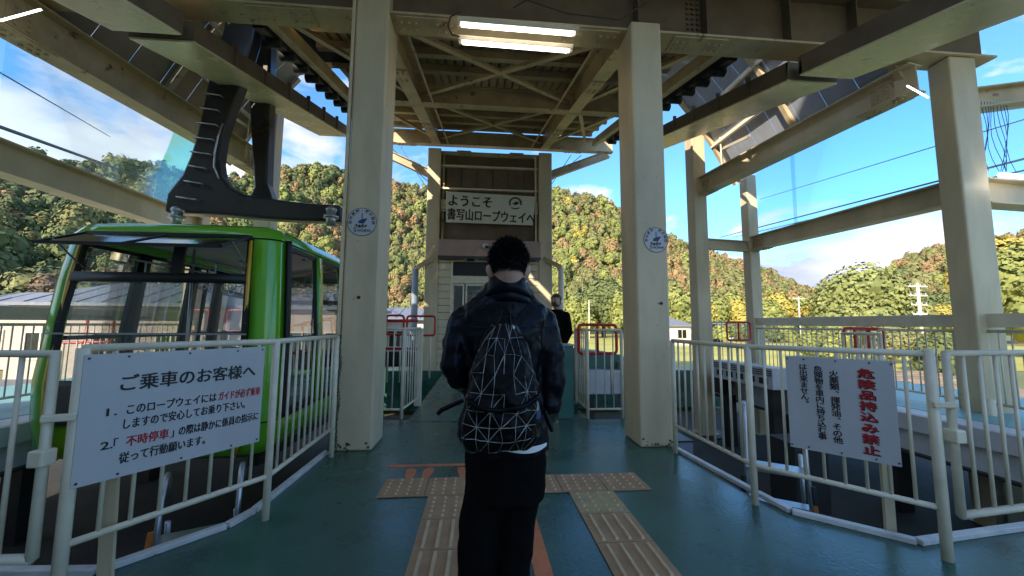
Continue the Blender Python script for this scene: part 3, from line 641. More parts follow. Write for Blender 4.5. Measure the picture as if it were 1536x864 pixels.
# ================================================================== FENCES
RODM = {}
def rod(r, m='rail'):
    if (r, m) not in RODM: RODM[(r, m)] = MB().tube([(0, 0, 0), (0, 0, 1)], r, 8).mesh('picket', M[m], True)
    return RODM[(r, m)]
def fence(path, z0, zt, zb, label, spacing=.115, r=.0105, rr_=.021, pr=.026, posts=None, group=None, m='rail', foot=0., name='railing', endpost=True):
    path = [V3((*p, 0)) for p in path]
    t = thing(name, (path[0][0], path[0][1], z0), label, 'railing', group)
    for z, n_, q in ((zt, 'top_rail', rr_), (zb, 'bottom_rail', rr_*.85)):
        MB().tube([p+V3((0, 0, z)) for p in path], q, 10).build(n_, M[m], t, True)
    for a, c in zip(path[:-1], path[1:]):
        d = c-a; n_ = max(2, round(d.length/spacing))
        for k in range(1, n_):
            q = a+d*k/n_; place('picket', rod(r, m), t, (q[0], q[1], zb), scale=(1, 1, zt-zb))
    for i in (posts if posts is not None else range(len(path))):
        q = path[i]; place('post', rod(pr, m), t, (q[0], q[1], z0+foot), scale=(1, 1, zt-z0-foot))
    return t
# left front fence + notice
def front_fence(sgn, P0, P1, P2, lab, labg, GT):
    t = fence([P0, P1, P2], 0, 1.265 if sgn < 0 else 1.235, .30, lab, spacing=.118, posts=[1, 2])
    place('post', rod(.029), t, (P0[0], P0[1], 0), scale=(1, 1, 1.265))
    bl = thing('gate', (GT[0][0], GT[0][1], .25), labg, 'gate')
    pts = [V3((GT[0][0], GT[0][1], .27)), V3((GT[0][0], GT[0][1], 1.24)), V3((GT[1][0], GT[1][1], 1.24)), V3((GT[1][0], GT[1][1], .27))]
    MB().tube(pts+[pts[0]], .024, 10).build('frame', M['rail'], bl, True)
    d = pts[2]-pts[1]; n_ = round(d.length/.15)
    for k in range(1, n_): q = pts[0]+d*k/n_; place('picket', rod(.011), bl, q, scale=(1, 1, .97))
    q = pts[0]; hd = (V3((*P0, 0))-V3((q[0], q[1], 0))).normalized()
    MB().box(q[0]-.035, q[1]-.045, .70, q[0]+.035, q[1]+.03, .78).build('hinge_block', M['rail'], bl, bevel=.01)
    MB().bar((q[0], q[1]-.035, .93), (q[0]+hd[0]*.12, q[1]+hd[1]*.12-.035, .925), .03, .035).build('latch', M['rail'], bl, bevel=.006)
    return t
PL = [(-2.03, 2.20), (-1.50, 3.05), (-1.53, 4.38)]
front_fence(-1, *PL, 'white tube railing in front of the green gondola, carrying the boarding notice', 'white tube gate closing the gap left of the boarding notice', [(-2.11, 2.15), (-3.35, 2.19)])
PR = [(2.85, 2.25), (2.20, 3.03), (2.19, 4.25)]
front_fence(1, *PR, 'white tube railing by the empty berth, carrying the dangerous goods notice', 'white tube gate closing the gap right of the dangerous goods notice', [(2.93, 2.22), (4.2, 2.38)])
# slanted flat stay behind each panel
for a, c, lb in (((-2.0, 2.42, 0), (-2.0, 2.38, .9), 'left'), ((2.83, 2.56, 0), (2.80, 2.53, .9), 'right')):
    tag(MB().bar(a, c, .075, .02, up=(0, 1, 0)).build('flat_stay', M['cream']), 'flat cream stay standing behind the %s notice board' % lb, 'post')
# --- notice boards
def board(pix, Pa, Pb, name, label):
    """board hung on the fence line Pa->Pb; pix corners TL TR BR BL"""
    Pa, Pb = V3((*Pa, 0)), V3((*Pb, 0)); d = (Pb-Pa).normalized()
    if d[0] < 0: d = -d
    nrm = d.cross(V3((0, 0, 1)))   # toward camera for +x direction
    if nrm[1] > 0: nrm = -nrm
    off = Pa+nrm*.035
    pts = []
    for (px, py) in pix:
        r = CR @ np.array([(px-768)/F, -(py-432)/F, -1.0]); o = V3((0, 0, H)); r = V3(r)
        tt = (off-o).dot(nrm)/r.dot(nrm); pts.append(o+r*tt)
    t = thing(name, pts[3], label, 'sign')
    print(name, [tuple(round(c, 2) for c in p) for p in pts])
    # square it up: keep horizontals
    zt_ = (pts[0][2]+pts[1][2])/2; zb_ = (pts[3][2]+pts[2][2])/2
    A = V3((pts[3][0], pts[3][1], zb_)); w = .98*((pts[2]-pts[3]).dot(d)+(pts[1]-pts[0]).dot(d))/2; h = zt_-zb_
    MB().prism([A, A+d*w, A+d*w+V3((0, 0, h)), A+V3((0, 0, h))], -nrm*.006).build('panel', M['white'], t)
    b = MB()
    for fx in (.02, .19, .5, .8, .98):
        for fz in (.03, .97): c = A+d*w*fx+V3((0, 0, h*fz)); b.tube([c-nrm*.001, c+nrm*.004], .006, 8)
    b.build('screw', M['dark'], t)
    return t, A+nrm*.0015, d, w, h
t, A, d, w, h = board([(105, 535), (393, 519), (391, 657), (104, 741)], PL[0], PL[1], 'boarding_notice', 'grey-white boarding notice with numbered Japanese text hung on the left railing')
U = V3((0, 0, 1))
def put(body, fx, fz, size, bold, target_w, mb):   # text scaled to a share of the board width
    tmp = text_mb(body, size, 0, None, (0, 0, 0), (1, 0, 0), (0, 0, 1)); xs_ = [v[0] for v in tmp.v]; wid = max(xs_)-min(xs_)
    s_ = target_w*w/wid; x0 = min(xs_)
    q = bold_text(body, size, bold*.6, MB(), A+d*(w*fx-x0*s_)+U*h*fz, d, U, sx=s_)
    q.build('red_lettering' if mb == 'r' else 'black_lettering', M['redink' if mb == 'r' else 'ink'], t)
k_, r_ = 'k', 'r'
put('ご乗車のお客様へ', .165, .70, .094, .035, .77, k_)
put('1.', .115, .505, .056, .03, .045, k_); put('このロープウェイには', .205, .50, .060, .03, .475, k_); put('ガイドが必ず乗車', .695, .50, .060, .03, .285, r_)
put('しますので安心してお乗り下さい。', .195, .385, .060, .03, .68, k_)
put('2.', .105, .245, .056, .03, .05, k_); put('「', .16, .24, .060, .02, .018, k_); put('不時停車', .215, .24, .060, .035, .205, r_); put('」', .43, .24, .060, .02, .018, k_); put('の際は静かに係員の指示に', .475, .24, .060, .03, .505, k_)
put('従って行動願います。', .19, .115, .060, .03, .44, k_)
t, A, d, w, h = board([(1188, 532), (1357, 545), (1358, 699), (1186, 672)], PR[1], PR[0], 'dangerous_goods_notice', 'blue-white notice with vertical red and black Japanese text hung on the right railing')
# board direction +x but this fence line runs toward the camera on the right

def vert(body, fx, ftop, fbot, size, nm, m_, bold, dx=0, dz=0, dn=0, sx=1.0):
    mb = MB()
    n_ = len(body); step = (ftop-fbot)/n_
    nn = d.cross(U)
    for i, ch in enumerate(body):
        cxx = w*fx-size*.5*sx; zc = h*(ftop-step*(i+.82))
        ox, oz = (.62*size, .5*size) if ch in '、。' else (0, 0)
        bold_text(ch, size, bold, mb, A+d*(cxx+dx+ox)+U*(zc+dz+oz)+nn*dn, d, U, sx=sx)
    mb.build(nm, M[m_], t)
vert('危険品持込み禁止', .76, .915, .055, .066, 'red_lettering', 'redink', .028, dn=.002, sx=1.35); vert('危険品持込み禁止', .76, .915, .055, .066, 'lettering_shadow', 'ink', .028, dx=.006, dz=-.005, sx=1.35)
vert('火薬類、揮発油、その他', .475, .865, .115, .050, 'black_lettering', 'ink', .022, sx=1.1)
vert('危険物を車内に持ち込む事', .33, .90, .13, .048, 'black_lettering', 'ink', .022, sx=1.1)
vert('は出来ません。', .18, .915, .46, .048, 'black_lettering', 'ink', .022, sx=1.1)
# fences round the aisle corners
fence([(2.2, 5.86), (1.66, 5.86), (1.70, 6.73)], 0, 1.33, .14, 'white railing round the aisle corner right of the man', spacing=.13, r=.010)
fence([(-1.55, 6.0), (-1.12, 6.0), (-1.02, 6.95)], 0, 1.33, .14, 'white railing round the aisle corner left of the man', spacing=.14, r=.010)
tag(MB().box(-1.09, 6.9, 0, -.97, 6.98, 1.33).build('gate_post', M['rail'], None, bevel=.01), 'flat white gate post at the left aisle corner', 'post')
# chest-high outer fences
for s_, lb in ((1, 'right'), (-1, 'left')):
    f = (lambda x: x) if s_ > 0 else (lambda x: MX-x)
    fence([(f(6.7), 4.95), (f(6.7), 8.85)] if s_ > 0 else [(f(6.75), 2.6), (f(6.75), 8.85)], .3, 1.36, .42, 'outer railing of slim white bars along the %s exit platform' % lb, spacing=.12, r=.009, pr=.022)
    t = thing('guard_beam', (f(6.72), 6.5, 1.4), 'white horizontal guard beam above the %s outer railing' % lb, 'beam')
    MB().bar((f(6.72), 3.0 if s_ < 0 else 4.95, 1.50), (f(6.72), 8.85, 1.52), .06, .18).build('beam_body', M['rail'], t, bevel=.01)
fence([(6.7, 4.6), (6.7, 1.8)], .3, 1.36, .42, 'outer railing right of the broad column', spacing=.12, r=.009, pr=.022)
t = tag(MB().bar((6.72, 4.6, 1.50), (6.72, 1.8, 1.50), .06, .18).build('guard_beam', M['rail']), 'white guard beam leaving the frame right of the broad column', 'beam')
fence([(5.54, 9.0), (6.62, 9.0)], .3, 1.5, .42, 'short railing of slim white bars between the two far right columns', spacing=.12, r=.009, pr=.022)
fence([(5.95, 5.3), (5.95, 5.9), (6.5, 5.9)], .3, 1.3, .42, 'white railing on the exit platform beside the broad column', spacing=.14, r=.010, pr=.022)
fence([(-5.15, 3.2), (-5.15, 4.25)], .3, 1.25, .42, 'white railing on the left exit platform beside the gondola nose', spacing=.12, r=.010, pr=.024)
# red tube frames
def red_frame(p, wv, h, label, mid=False, r=.022):
    p, wv = V3(p), V3(wv); t = thing('red_handrail', p, label, 'handrail', 'red tube handrail frames'); c = .05; u = wv.normalized(); L_ = wv.length
    pts = []
    for cx_, cz_, a0_ in ((c, c, 180), (L_-c, c, 270), (L_-c, h-c, 0), (c, h-c, 90)):
        for k in range(4):
            a = R(a0_+30*k); pts.append(p+u*(cx_+c*math.cos(a))+V3((0, 0, cz_+c*math.sin(a))))
    pts.append(pts[0]); MB().tube(pts, r, 8, False).build('frame', M['red'], t, True)
    if mid: MB().tube([p+u*L_*.5, p+u*L_*.5+V3((0, 0, h))], r*.9, 8).build('middle_bar', M['red'], t, True)
    for q in (.15, .85):
        if p[2] > .6: MB().tube([p+u*L_*q+V3((0, .0, 0)), p+u*L_*q+V3((0, 0, -p[2]+.3))], .018, 6).build('leg', M['rail'], t, True)
def rf(x0, y0, x1, y1, Y, label, mid=False, r=.022):
    a, c, e = P(x0, y1, Y=Y), P(x1, y1, Y=Y), P(x0, y0, Y=Y); c[2] = a[2]
    red_frame(a, c-a, e[2]-a[2], label, mid, r)
rf(868, 487, 925, 530, 6.2, 'red tube handrail frame on the right aisle corner railing', True, .024)
rf(1091, 483, 1126, 510, 8.5, 'small red handrail frame in front of the slender right column', True)
rf(1268, 492, 1303, 528, 6.2, 'left half of the double red handrail frames on the right platform')
rf(1284, 493, 1328, 528, 6.0, 'right half of the double red handrail frames on the right platform', True)
rf(579, 473, 605, 502, 7.6, 'small red handrail frame between left column and gate post')
rf(610, 474, 652, 503, 8.2, 'red handrail frame in front of the far left column')
rf(90, 465, 128, 514, 7.2, 'red handrail frame seen through the gondola windscreen, leftmost')
rf(128, 467, 168, 513, 7.0, 'red handrail frame seen through the gondola windscreen, left of the window post')
rf(285, 465, 312, 497, 8.6, 'small red handrail frame seen through the middle of the gondola')
rf(340, 465, 366, 497, 8.6, 'small red handrail frame seen through the right of the windscreen')
for y_ in (481, 523):
    a, c = P(572, y_, Y=6.9), P(627, y_, Y=6.9); tag(MB().tube([a, c], .025, 8).build('red_barrier_bar', M['red'], None, True), ('upper' if y_ < 500 else 'lower')+' red barrier bar behind the left aisle corner railing', 'bar', 'red barrier bars')
# cabinet silhouettes beside the red barrier
t = thing('equipment_trolley', (-1.6, 8.2, 0), 'dark equipment trolley behind the left aisle corner railing', 'trolley')
MB().box(-1.95, 8.0, .55, -1.2, 8.4, .85).build('body', M['black'], t, bevel=.03)
for x in (-1.85, -1.3): MB().tube([(x, 8.2, 0), (x, 8.2, .56)], .025).build('leg', M['dark'], t)
# green chain
ch = thing('plastic_chain', P(503, 500, Y=4.35), 'green plastic chain bunched and hanging beside the left column', 'chain')
lk = MB()
for k in range(12):
    a0_, a1_ = 2*math.pi*k/12, 0
lp = [(.011*math.cos(2*math.pi*k/10), 0, .022*math.sin(2*math.pi*k/10)) for k in range(11)]
LM = MB().tube(lp, .0042, 5, False).mesh('chain_link', M['chain'], True)
ptop = P(503, 503, Y=4.4)
for s_ in range(3):
    n_ = 34; 
    for k in range(n_):
        z = ptop[2]-.02-k*.036
        if z < .03: break
        place('chain_link', LM, ch, (-1.535+.028*(s_-1)+.012*math.sin(k*.5+s_*2), 4.40+.015*s_+.01*math.cos(k*.7), z), rot=(rng.normal(0, .15), rng.normal(0, .2), (k % 2)*1.57+rng.normal(0, .3)))
# step ladders in the berths
def ladder(o, rz, hgt, label, tapes):
    t = thing('step_ladder', o, label, 'ladder', 'aluminium step ladders in the berths'); Rm = Matrix.Rotation(rz, 3, 'Z')
    T = lambda x, y, z: V3(o)+Rm @ V3((x, y, z))
    for sx in (-1, 1):
        x = sx*.24
        pts = [T(x*1.15, -.42, 0), T(x, -.14, hgt*.72), T(x, -.09, hgt*.90), T(x, -.03, hgt*.98), T(x, .04, hgt), T(x, .10, hgt*.95), T(x, .14, hgt*.85)]
        MB().tube(pts, .021, 10).build('front_rail', M['steel'], t, True)
        MB().tube([T(x*.9, .04, hgt*.74), T(x*1.1, .42, 0)], .019, 8).build('rear_leg', M['steel'], t, True)
        for q, c_ in tapes: MB().tube([T(x*1.15, -.42+q*.28, q*hgt*.72), T(x*1.13, -.42+(q+.12)*.28, (q+.12)*hgt*.72)], .025, 8).build('tape_wrap', M[c_], t)
    for k in range(4):
        q = (k+1)/4.3; z = hgt*.72*q; y = -.42+.28*q; MB().obox(T(0, y+.05, z), Rm @ V3((.25, 0, 0)), Rm @ V3((0, .07 if k < 3 else .13, 0)), (0, 0, .014)).build('step', M['steel'], t)
ladder((-2.16, 3.42, -1.14), R(25), 1.36, 'aluminium step ladder with orange tape behind the left railing', [(.70, 'tape'), (.92, 'tape')])
ladder((2.95, 3.75, -1.14), R(-35), 1.75, 'aluminium step ladder with black and orange tape behind the right railing', [(.74, 'black'), (.62, 'tape')])
# teal machinery by the right of the aisle
t = thing('drive_machine', (2.3, 8.3, 0), 'grey and teal machine box behind the right aisle corner railing', 'machine')
MB().loft([[(2.0, y, .25), (3.1, y, .25), (3.1, y, .62), (2.85, y, .82), (2.0, y, .92)] for y in (7.6, 8.8)]).build('shroud', M['teal'], t, bevel=.02)
MB().box(1.98, 7.3, .1, 2.95, 7.58, .55).build('motor_box', M['lil'], t, bevel=.02); MB().box(2.75, 7.2, -.3, 3.0, 7.6, .7).build('side_block', M['grey'], t, bevel=.02)
for x in (2.1, 2.8): MB().box(x, 7.4, -1.14, x+.12, 7.52, .1).build('leg', M['dark'], t)
t = thing('ticket_counter', (1.5, 6.1, 0), 'teal waist-high curved counter where the masked person stands', 'counter')
MB().loft([[(1.22+.10*math.sin(k*.5), 5.92+k*.07, z) for k in range(5)]+[(1.46, 6.2-.07*k, z) for k in range(5)] for z in (0.0, 1.08)]).build('panel', M['teal'], t)
MB().box(1.18, 5.90, 1.082, 1.48, 6.24, 1.11).build('top', M['white'], t, bevel=.008)
# pit clutter
for i, (x, y, sx, sy, sz, m_, lb) in enumerate([(-1.35, 6.4, .5, .3, .5, 'grey', 'grey box in the pit under the left aisle corner'), (1.95, 6.3, .5, .4, .55, 'dark', 'dark machinery block in the pit at the right aisle corner'), (3.4, 7.0, .8, .5, .5, 'grey', 'grey crate on the pit floor under the landing step'), (4.6, 5.4, .5, .5, .9, 'conc', 'concrete block in the empty berth pit'), (-3.0, 2.9, .7, .35, .5, 'grey', 'grey box on the pit floor below the gondola nose')]):
    t = thing('pit_box', (x, y, -1.14), lb, 'box'); MB().box(x-sx/2, y-sy/2, -1.14, x+sx/2, y+sy/2, -1.14+sz).build('body', M[m_], t, bevel=.015); MB().box(x-sx/2-.01, y-sy/2-.01, -1.139+sz, x+sx/2+.01, y+sy/2+.01, -1.11+sz).build('lid', M['dark'], t)
t = thing('green_tray', (3.6, 8.3, -1.14), 'green plastic tray on the pit floor beyond the empty berth', 'tray')
MB().box(3.2, 8.1, -1.14, 4.1, 8.6, -1.0).build('base', M['chain'], t, bevel=.02)

# ================================================================== GONDOLA
GX, GY = -3.43, 6.90
gd = thing('gondola', (GX, GY, 0), 'green aerial cable car cabin with large black-framed windscreen and open top vent', 'cable car')
def GW(z):  return np.interp(z, [-.08, .0, .12, .5, .9, 1.4, 2.0, 2.4, 2.5, 2.56, 2.60], [1.0, 1.13, 1.2, 1.235, 1.235, 1.21, 1.16, 1.12, 1.06, .92, .7])
def GL(z):  return np.interp(z, [-.08, .0, .12, .5, .9, 1.4, 2.0, 2.4, 2.5, 2.56, 2.60], [2.25, 2.40, 2.46, 2.50, 2.50, 2.48, 2.42, 2.36, 2.28, 2.1, 1.85])
cols_f = [(-.775, -.990), (-.75, -.992), (-.30, -1), (.0, -1.002), (.30, -1), (.75, -.992), (.775, -.990)]
corner = [(.87, -.984), (.94, -.970), (.985, -.945), (1.0, -.905)]
side = [(1.0, -.88), (1.0, -.56), (1.0, -.50), (1.0, -.16), (1.0, -.10), (1, .0), (1.0, .10), (1.0, .16), (1.0, .50), (1.0, .56), (1.0, .88)]
right = cols_f+corner+side; tags = ['ystripe', 'front', 'front', 'front', 'front', 'ystripe']+['corner']*4+['edge', 'win', 'pill', 'win', 'pill', 'door', 'door', 'pill', 'win', 'pill', 'win']
half = [(p, t_) for p, t_ in zip(right, tags+['edge'])]
ring1 = [p for p, _ in half]+[(x, -y) for x, y in reversed(corner)]
tg1 = [t_ for _, t_ in half]+['corner']*4
# ring1 runs front-left -> front-right -> right side -> rear-right corner; mirror for the rest
ring = ring1+[(-x, -y) for x, y in ring1]; tg = tg1+tg1
tg = tg[:len(ring)]
zl = [-.08, .0, .12, .36, .40, .74, .80, 1.83, 1.93, 2.32, 2.38, 2.5, 2.56, 2.60]
cells = {}
def GP(i, z, ins=0): x, y = ring[i % len(ring)]; return V3((GX+x*(GW(z)-ins), GY+y*(GL(z)-ins), z))
for i in range(len(ring)):
    for j in range(len(zl)-1):
        z0, z1 = zl[j], zl[j+1]; zc = (z0+z1)/2; T = tg[i] if i < len(tg) else 'corner'
        if T == 'front':
            c = 'green' if zc < .36 else 'black' if zc < .80 else 'glassf' if zc < 1.83 else 'black' if zc < 1.93 else 'open' if zc < 2.32 else 'black' if zc < 2.38 else 'green'
            if i >= len(ring)//2 and c == 'open': c = 'glassf'
        elif T == 'ystripe': c = 'yellow' if .0 < zc < 2.33 and i < len(ring)//2 else 'green'
        elif T == 'corner': c = 'green'
        elif T == 'edge': c = 'black' if .3 < zc < 2.38 else 'green'
        elif T in ('win', 'door'): c = 'green' if zc < .36 or zc > 2.32 else 'black' if (zc < .40 or 1.83 < zc < 1.93 and T == 'win' and False) else 'glass'
        else: c = 'green' if zc > 2.32 or zc < .36 else 'pillar'
        if c == 'glassf': c = ('glassf', i >= len(ring)//2)
        elif c == 'glass': c = ('glass', i)
        elif c == 'pillar': c = ('pillar' if i < len(ring)//2 else 'pillarb', i)
        elif c == 'yellow': c = ('yellow', i)
        if c == 'open': continue
        cells.setdefault(c, MB()).loft([[GP(i, z0), GP(i+1, z0)], [GP(i, z1), GP(i+1, z1)]], cap=False, closed=False)
cells['green'].f.append(tuple(cells['green'].add([GP(i, 2.60) for i in range(len(ring))], []) and range(len(cells['green'].v)-len(ring), len(cells['green'].v))))
cells['green'].f.append(tuple(cells['green'].add([GP(i, -.08) for i in range(len(ring))], []) and range(len(cells['green'].v)-len(ring), len(cells['green'].v))))
names = dict(green=('body_shell', 'green'), black=('windscreen_surround', 'black'), yellow=('corner_stripe', 'yellow'), glassf=('windscreen', 'glass'), glass=('side_window', 'glass'), pillar=('door_pillar', 'green'), pillarb=('door_pillar', 'black'))
for c in list(cells):
    nm, m_ = names[c if isinstance(c, str) else c[0]]
    o = cells[c].build(nm, M[m_], gd)
    bm = bmesh.new(); bm.from_mesh(o.data); bmesh.ops.remove_doubles(bm, verts=bm.verts, dist=.0005); bmesh.ops.recalc_face_normals(bm, faces=bm.faces); bm.to_mesh(o.data); bm.free()
    smooth_angle(o, 40)
    if 'window' not in nm and 'windscreen' != nm: sm = o.modifiers.new('s', 'SOLIDIFY'); sm.thickness = .045; sm.offset = -1
# black window frames on sides and windscreen posts
for i in range(len(ring)):
    if tg[i] in ('win', 'door'):
        fb = MB()
        for z in (.42, 1.22, 2.30):
            fb.bar(GP(i, z, -.004), GP(i+1, z, -.004), .03, .05)
        for k in (i, i+1):
            fb.bar(GP(k, .40, -.004), GP(k, 1.3, -.004), .04, .05, up=(0, 1, 0)); fb.bar(GP(k, 1.3, -.004), GP(k, 2.32, -.004), .04, .05, up=(0, 1, 0))
        fb.build('window_frame', M['black'], gd)
for i in (1, 5):
    pf = MB(); pf.bar(GP(i, .74, -.01), GP(i, 1.4, -.01), .05, .05, up=(0, 1, 0)); pf.bar(GP(i, 1.4, -.01), GP(i, 2.36, -.01), .05, .05, up=(0, 1, 0)); pf.build('windscreen_post', M['black'], gd)
# grille louvres and headlamps on the nose
for k in range(7):
    z = .42+k*.045
    MB().bar(GP(1, z, -.012)+V3((.08, 0, 0)), GP(2, z, -.012)+V3((-.1, 0, 0)), .012, .016).build('louvre', M['rail'], gd)
MB().bar(GP(1, .70, -.014)+V3((.1, 0, 0)), GP(1, .70, -.014)+V3((.28, 0, 0)), .02, .03).build('marker_lamp', M['white'], gd)
# open vent flap
h0, h1 = GP(1, 2.37, -.02), GP(5, 2.37, -.02); e0, e1 = h0+V3((-.02, -.46, -.20)), h1+V3((-.03, -.46, -.20))
vf = MB(); 
for a, c in ((h0, h1), (e0, e1), (h0, e0), (h1, e1)): vf.bar(a, c, .035, .03)
vf.bar(h0.lerp(h1, .5), e0.lerp(e1, .45), .04, .03); fr = vf.build('vent_frame', M['black'], gd)
MB().prism([h0, h1, e1, e0], V3((0, .002, .006))).build('vent_pane', glass_mat('vent_glass', (.88, .93, .93), .7, .08), fr)
for a in (h0, h1): MB().tube([a+V3((0, .0, -.38)), a+V3((0, -.33, -.13))], .01, 6).build('gas_stay', M['steel'], fr)
# roof edge moulding and interior
ci = thing  # alias unused
MB().loft([[GP(i, .02, .06) for i in range(len(ring))], [GP(i, .05, .06) for i in range(len(ring))]]).build('cabin_floor', M['cab'], gd)
MB().loft([[GP(i, 2.42, .09) for i in range(len(ring))], [GP(i, 2.44, .09) for i in range(len(ring))]]).build('cabin_ceiling', M['cab'], gd)
for y in (-1.2, .1, 1.3):
    for x in (-.55, .55): MB().tube([(GX+x, GY+y, .05), (GX+x, GY+y, 2.42)], .017, 8).build('grab_pole', M['steel'], gd, True)
for x in (-.6, -.2, .2, .6): MB().tube([(GX+x, GY-2.1, 2.13), (GX+x, GY+2.1, 2.13)], .014, 6).build('grab_rail', M['steel'], gd, True)
SM = MB(); SM.bar((0, 0, 0), (0, 0, -.13), .02, .004, up=(0, 1, 0)); SM.tube([(.055*math.sin(a*math.pi/6), 0, -.18+.055*math.cos(a*math.pi/6)) for a in range(13)], .008, 6, False); SM = SM.mesh('hand_strap', M['wc'])
for x in (-.6, -.2, .2, .6):
    for k in range(8): place('hand_strap', SM, gd, (GX+x, GY-1.9+k*.5, 2.12))
MB().box(GX-1.1, GY+.7, .05, GX-.75, GY+2.0, .5).build('bench', M['sea'], gd, bevel=.03); MB().box(GX+.1, GY-2.3, .05, GX+.75, GY-1.95, .98).build('control_desk', M['cab'], gd, bevel=.03)
p = V3((GX+.02, GY-2.25, 1.95)); MB().obox(p+V3((0, 0, .12)), (.045, .02, 0), (-.01, .03, 0), (.02, 0, .22)).build('wiper_motor', M['black'], gd)
MB().bar(GP(3, 1.28, -.015)+V3((-1, 0, 0)), GP(3, 1.28, -.015)+V3((.95, 0, 0)), .015, .018).build('waist_rail', M['steel'], gd)
for k in (12, 17):
    a = GP(k, 1.05, -.02); MB().tube([a, a+V3((.03, 0, 0)), a+V3((.03, 0, .35)), a+V3((0, 0, .35))], .012, 6).build('door_handle', M['steel'], gd)
for z in (.34, 2.36):
    MB().tube([GP(i, z, -.006) for i in range(6, 24)], .008, 5, False).build('body_seam', M['black'], gd)
for k in range(9):
    c = GP(11, .5+k*.2, -.006); MB().tube([c, c+V3((.008, 0, 0))], .010, 6).build('rivet', M['steel'], gd)
# skids under cabin
for x in (-.9, .9): MB().bar((GX+x, GY-2.1, -.16), (GX+x, GY+2.1, -.16), .12, .12).build('skid', M['dark'], gd)
# ---- hanger (own thing)
hg = thing('gondola_hanger', (GX, 6.3, 2.65), 'dark steel hanger arm with ladder rungs rising from the gondola roof', 'hanger')
YH = 6.15
def HP(px, py, Y=YH): return P(px, py, Y=Y)
poly = [(246, 318), (250, 290), (272, 262), (284, 235), (295, 200), (303, 165), (311, 125), (322, 85), (334, 45), (345, -20), (392, -20), (380, 60), (362, 120), (345, 165), (332, 205), (327, 240), (330, 262), (343, 280), (365, 291), (410, 298), (460, 304), (510, 307), (512, 332), (440, 330), (395, 327), (340, 322), (290, 320)]
o = MB().prism([HP(*q) for q in poly], (0, .22, 0)).build('arm', M['gar'], hg, bevel=.035)
for k, (xa, ya, xb, yb) in enumerate([(250, 318, 300, 320)]): pass
poly2 = [(372, 298), (381, 280), (376, 200), (374, 150), (374, 40), (406, 40), (404, 150), (402, 210), (400, 275), (408, 298)]
MB().prism([P(x, y, Y=7.1) for x, y in poly2], (0, .25, 0)).build('rear_arm', M['gar'], hg, bevel=.03)
for (x, y, wd) in ((318, 140, 24), (312, 162, 26), (308, 184, 30), (303, 206, 30), (299, 228, 30), (294, 249, 24), (288, 272, 26), (278, 296, 30)):
    a, c = P(x-wd*.45, y-1, Y=YH-.10), P(x+wd*.5, y+3, Y=YH-.10)
    MB().tube([a+V3((0, .11, .01)), a, c, c+V3((0, .11, .01))], .012, 6).build('rung', M['steel'], hg, True)
MB().tube([P(x, y, Y=YH-.04) for x, y in ((334, 185), (327, 205), (322, 230), (321, 250), (328, 268))], .013, 6).build('conduit', M['steel'], hg, True)
for px in (266, 497):
    p = P(px, 318, Y=YH-.12); a = MB(); a.tube([p+V3((0, 0, -.22)), p+V3((0, 0, .02))], .07, 12); a.ball(p+V3((0, 0, .03)), .085, .085, .05)
    a.tube([p+V3((0, 0, -.10)), p+V3((0, 0, -.06))], .11, 12); a.build('damper', M['steel'], hg, True)
# carriage above
MB().box(-3.4, 5.6, 6.6, -2.4, 7.6, 7.1).build('carriage', M['black'], hg, bevel=.05)
# ropes and wires in the open air
def wire(a, c, ya, yc, r, lb, ext=0):
    a, c = P(*a, Y=ya), P(*c, Y=yc); q = [a.lerp(c, t_/6) for t_ in range(7)]
    tag(MB().tube(q, r, 5).build('rope', M['dark']), lb, 'cable', 'haul ropes and wires beyond the station')
wire((-20, 97), (165, 205), 14, 40, .03, 'thin wire crossing the sky at upper left')
wire((-20, 183), (285, 292), 14, 45, .07, 'thick rope crossing the left opening above the cream beam')
wire((-20, 212), (270, 296), 14, 50, .04, 'thinner rope just below the thick rope at left')
wire((1140, 299), (1560, 172), 40, 12, .025, 'thin wire crossing the blue sky on the right')
wire((1080, 356), (1560, 232), 50, 13, .05, 'dark rope above the lower side beam on the right')
wire((1100, 356), (1560, 250), 50, 13, .04, 'second dark rope just under the first on the right')
# wind nets / film sheets
def netsheet(nm, pts, m_, lb): return tag(MB().prism(pts, V3((.01, .0, 0))).build(nm, M[m_]), lb, 'sheet')
netsheet('clear_sheet', [V3((-6.2, 8.8, 3.72)), V3((-6.12, 5.2, 3.72)), V3((-6.12, 5.2, 5.5)), V3((-6.2, 8.8, 5.5))], 'film', 'clear plastic windbreak sheet stretched between the left side beams')
netsheet('green_net', [V3((-6.25, 8.78, 3.72)), V3((-6.2, 7.7, 3.72)), V3((-6.2, 7.75, 4.3)), V3((-6.2, 7.95, 4.9)), V3((-6.2, 8.1, 5.5)), V3((-6.25, 8.78, 5.5))], 'netg', 'green net patch at the lower right of the left opening')
netsheet('blue_net', [V3((6.8, 8.75, 3.65)), V3((6.8, 7.60, 3.65)), V3((6.8, 7.57, 5.6)), V3((6.8, 8.75, 5.6))], 'netb', 'pale blue net panel right of the slender column')
netsheet('blue_net', [V3((6.86, 7.75, 3.5)), V3((6.86, 4.9, 3.5)), V3((6.86, 4.9, 5.5)), V3((6.86, 7.75, 5.5))], 'netb', 'wide pale blue net panel left of the broad column')
netsheet('blue_net', [V3((7.1, 4.70, 3.5)), V3((9.6, 4.75, 3.5)), V3((9.6, 4.6, 4.9)), V3((7.1, 4.66, 4.6))], 'netb', 'pale blue net panel right of the broad column')
b = MB()
for k in range(9):
    x = 7.05+k*.05; p0 = V3((x, 4.62, 4.6)); pts = [p0+V3((.12*math.sin(k+j*.8)*(j/6), 0, -j*.17)) for j in range(7)]; b.tube(pts, .0035, 4)
tag(b.build('bunched_net', M['navy']), 'bunched blue net strands hanging right of the broad column', 'net')

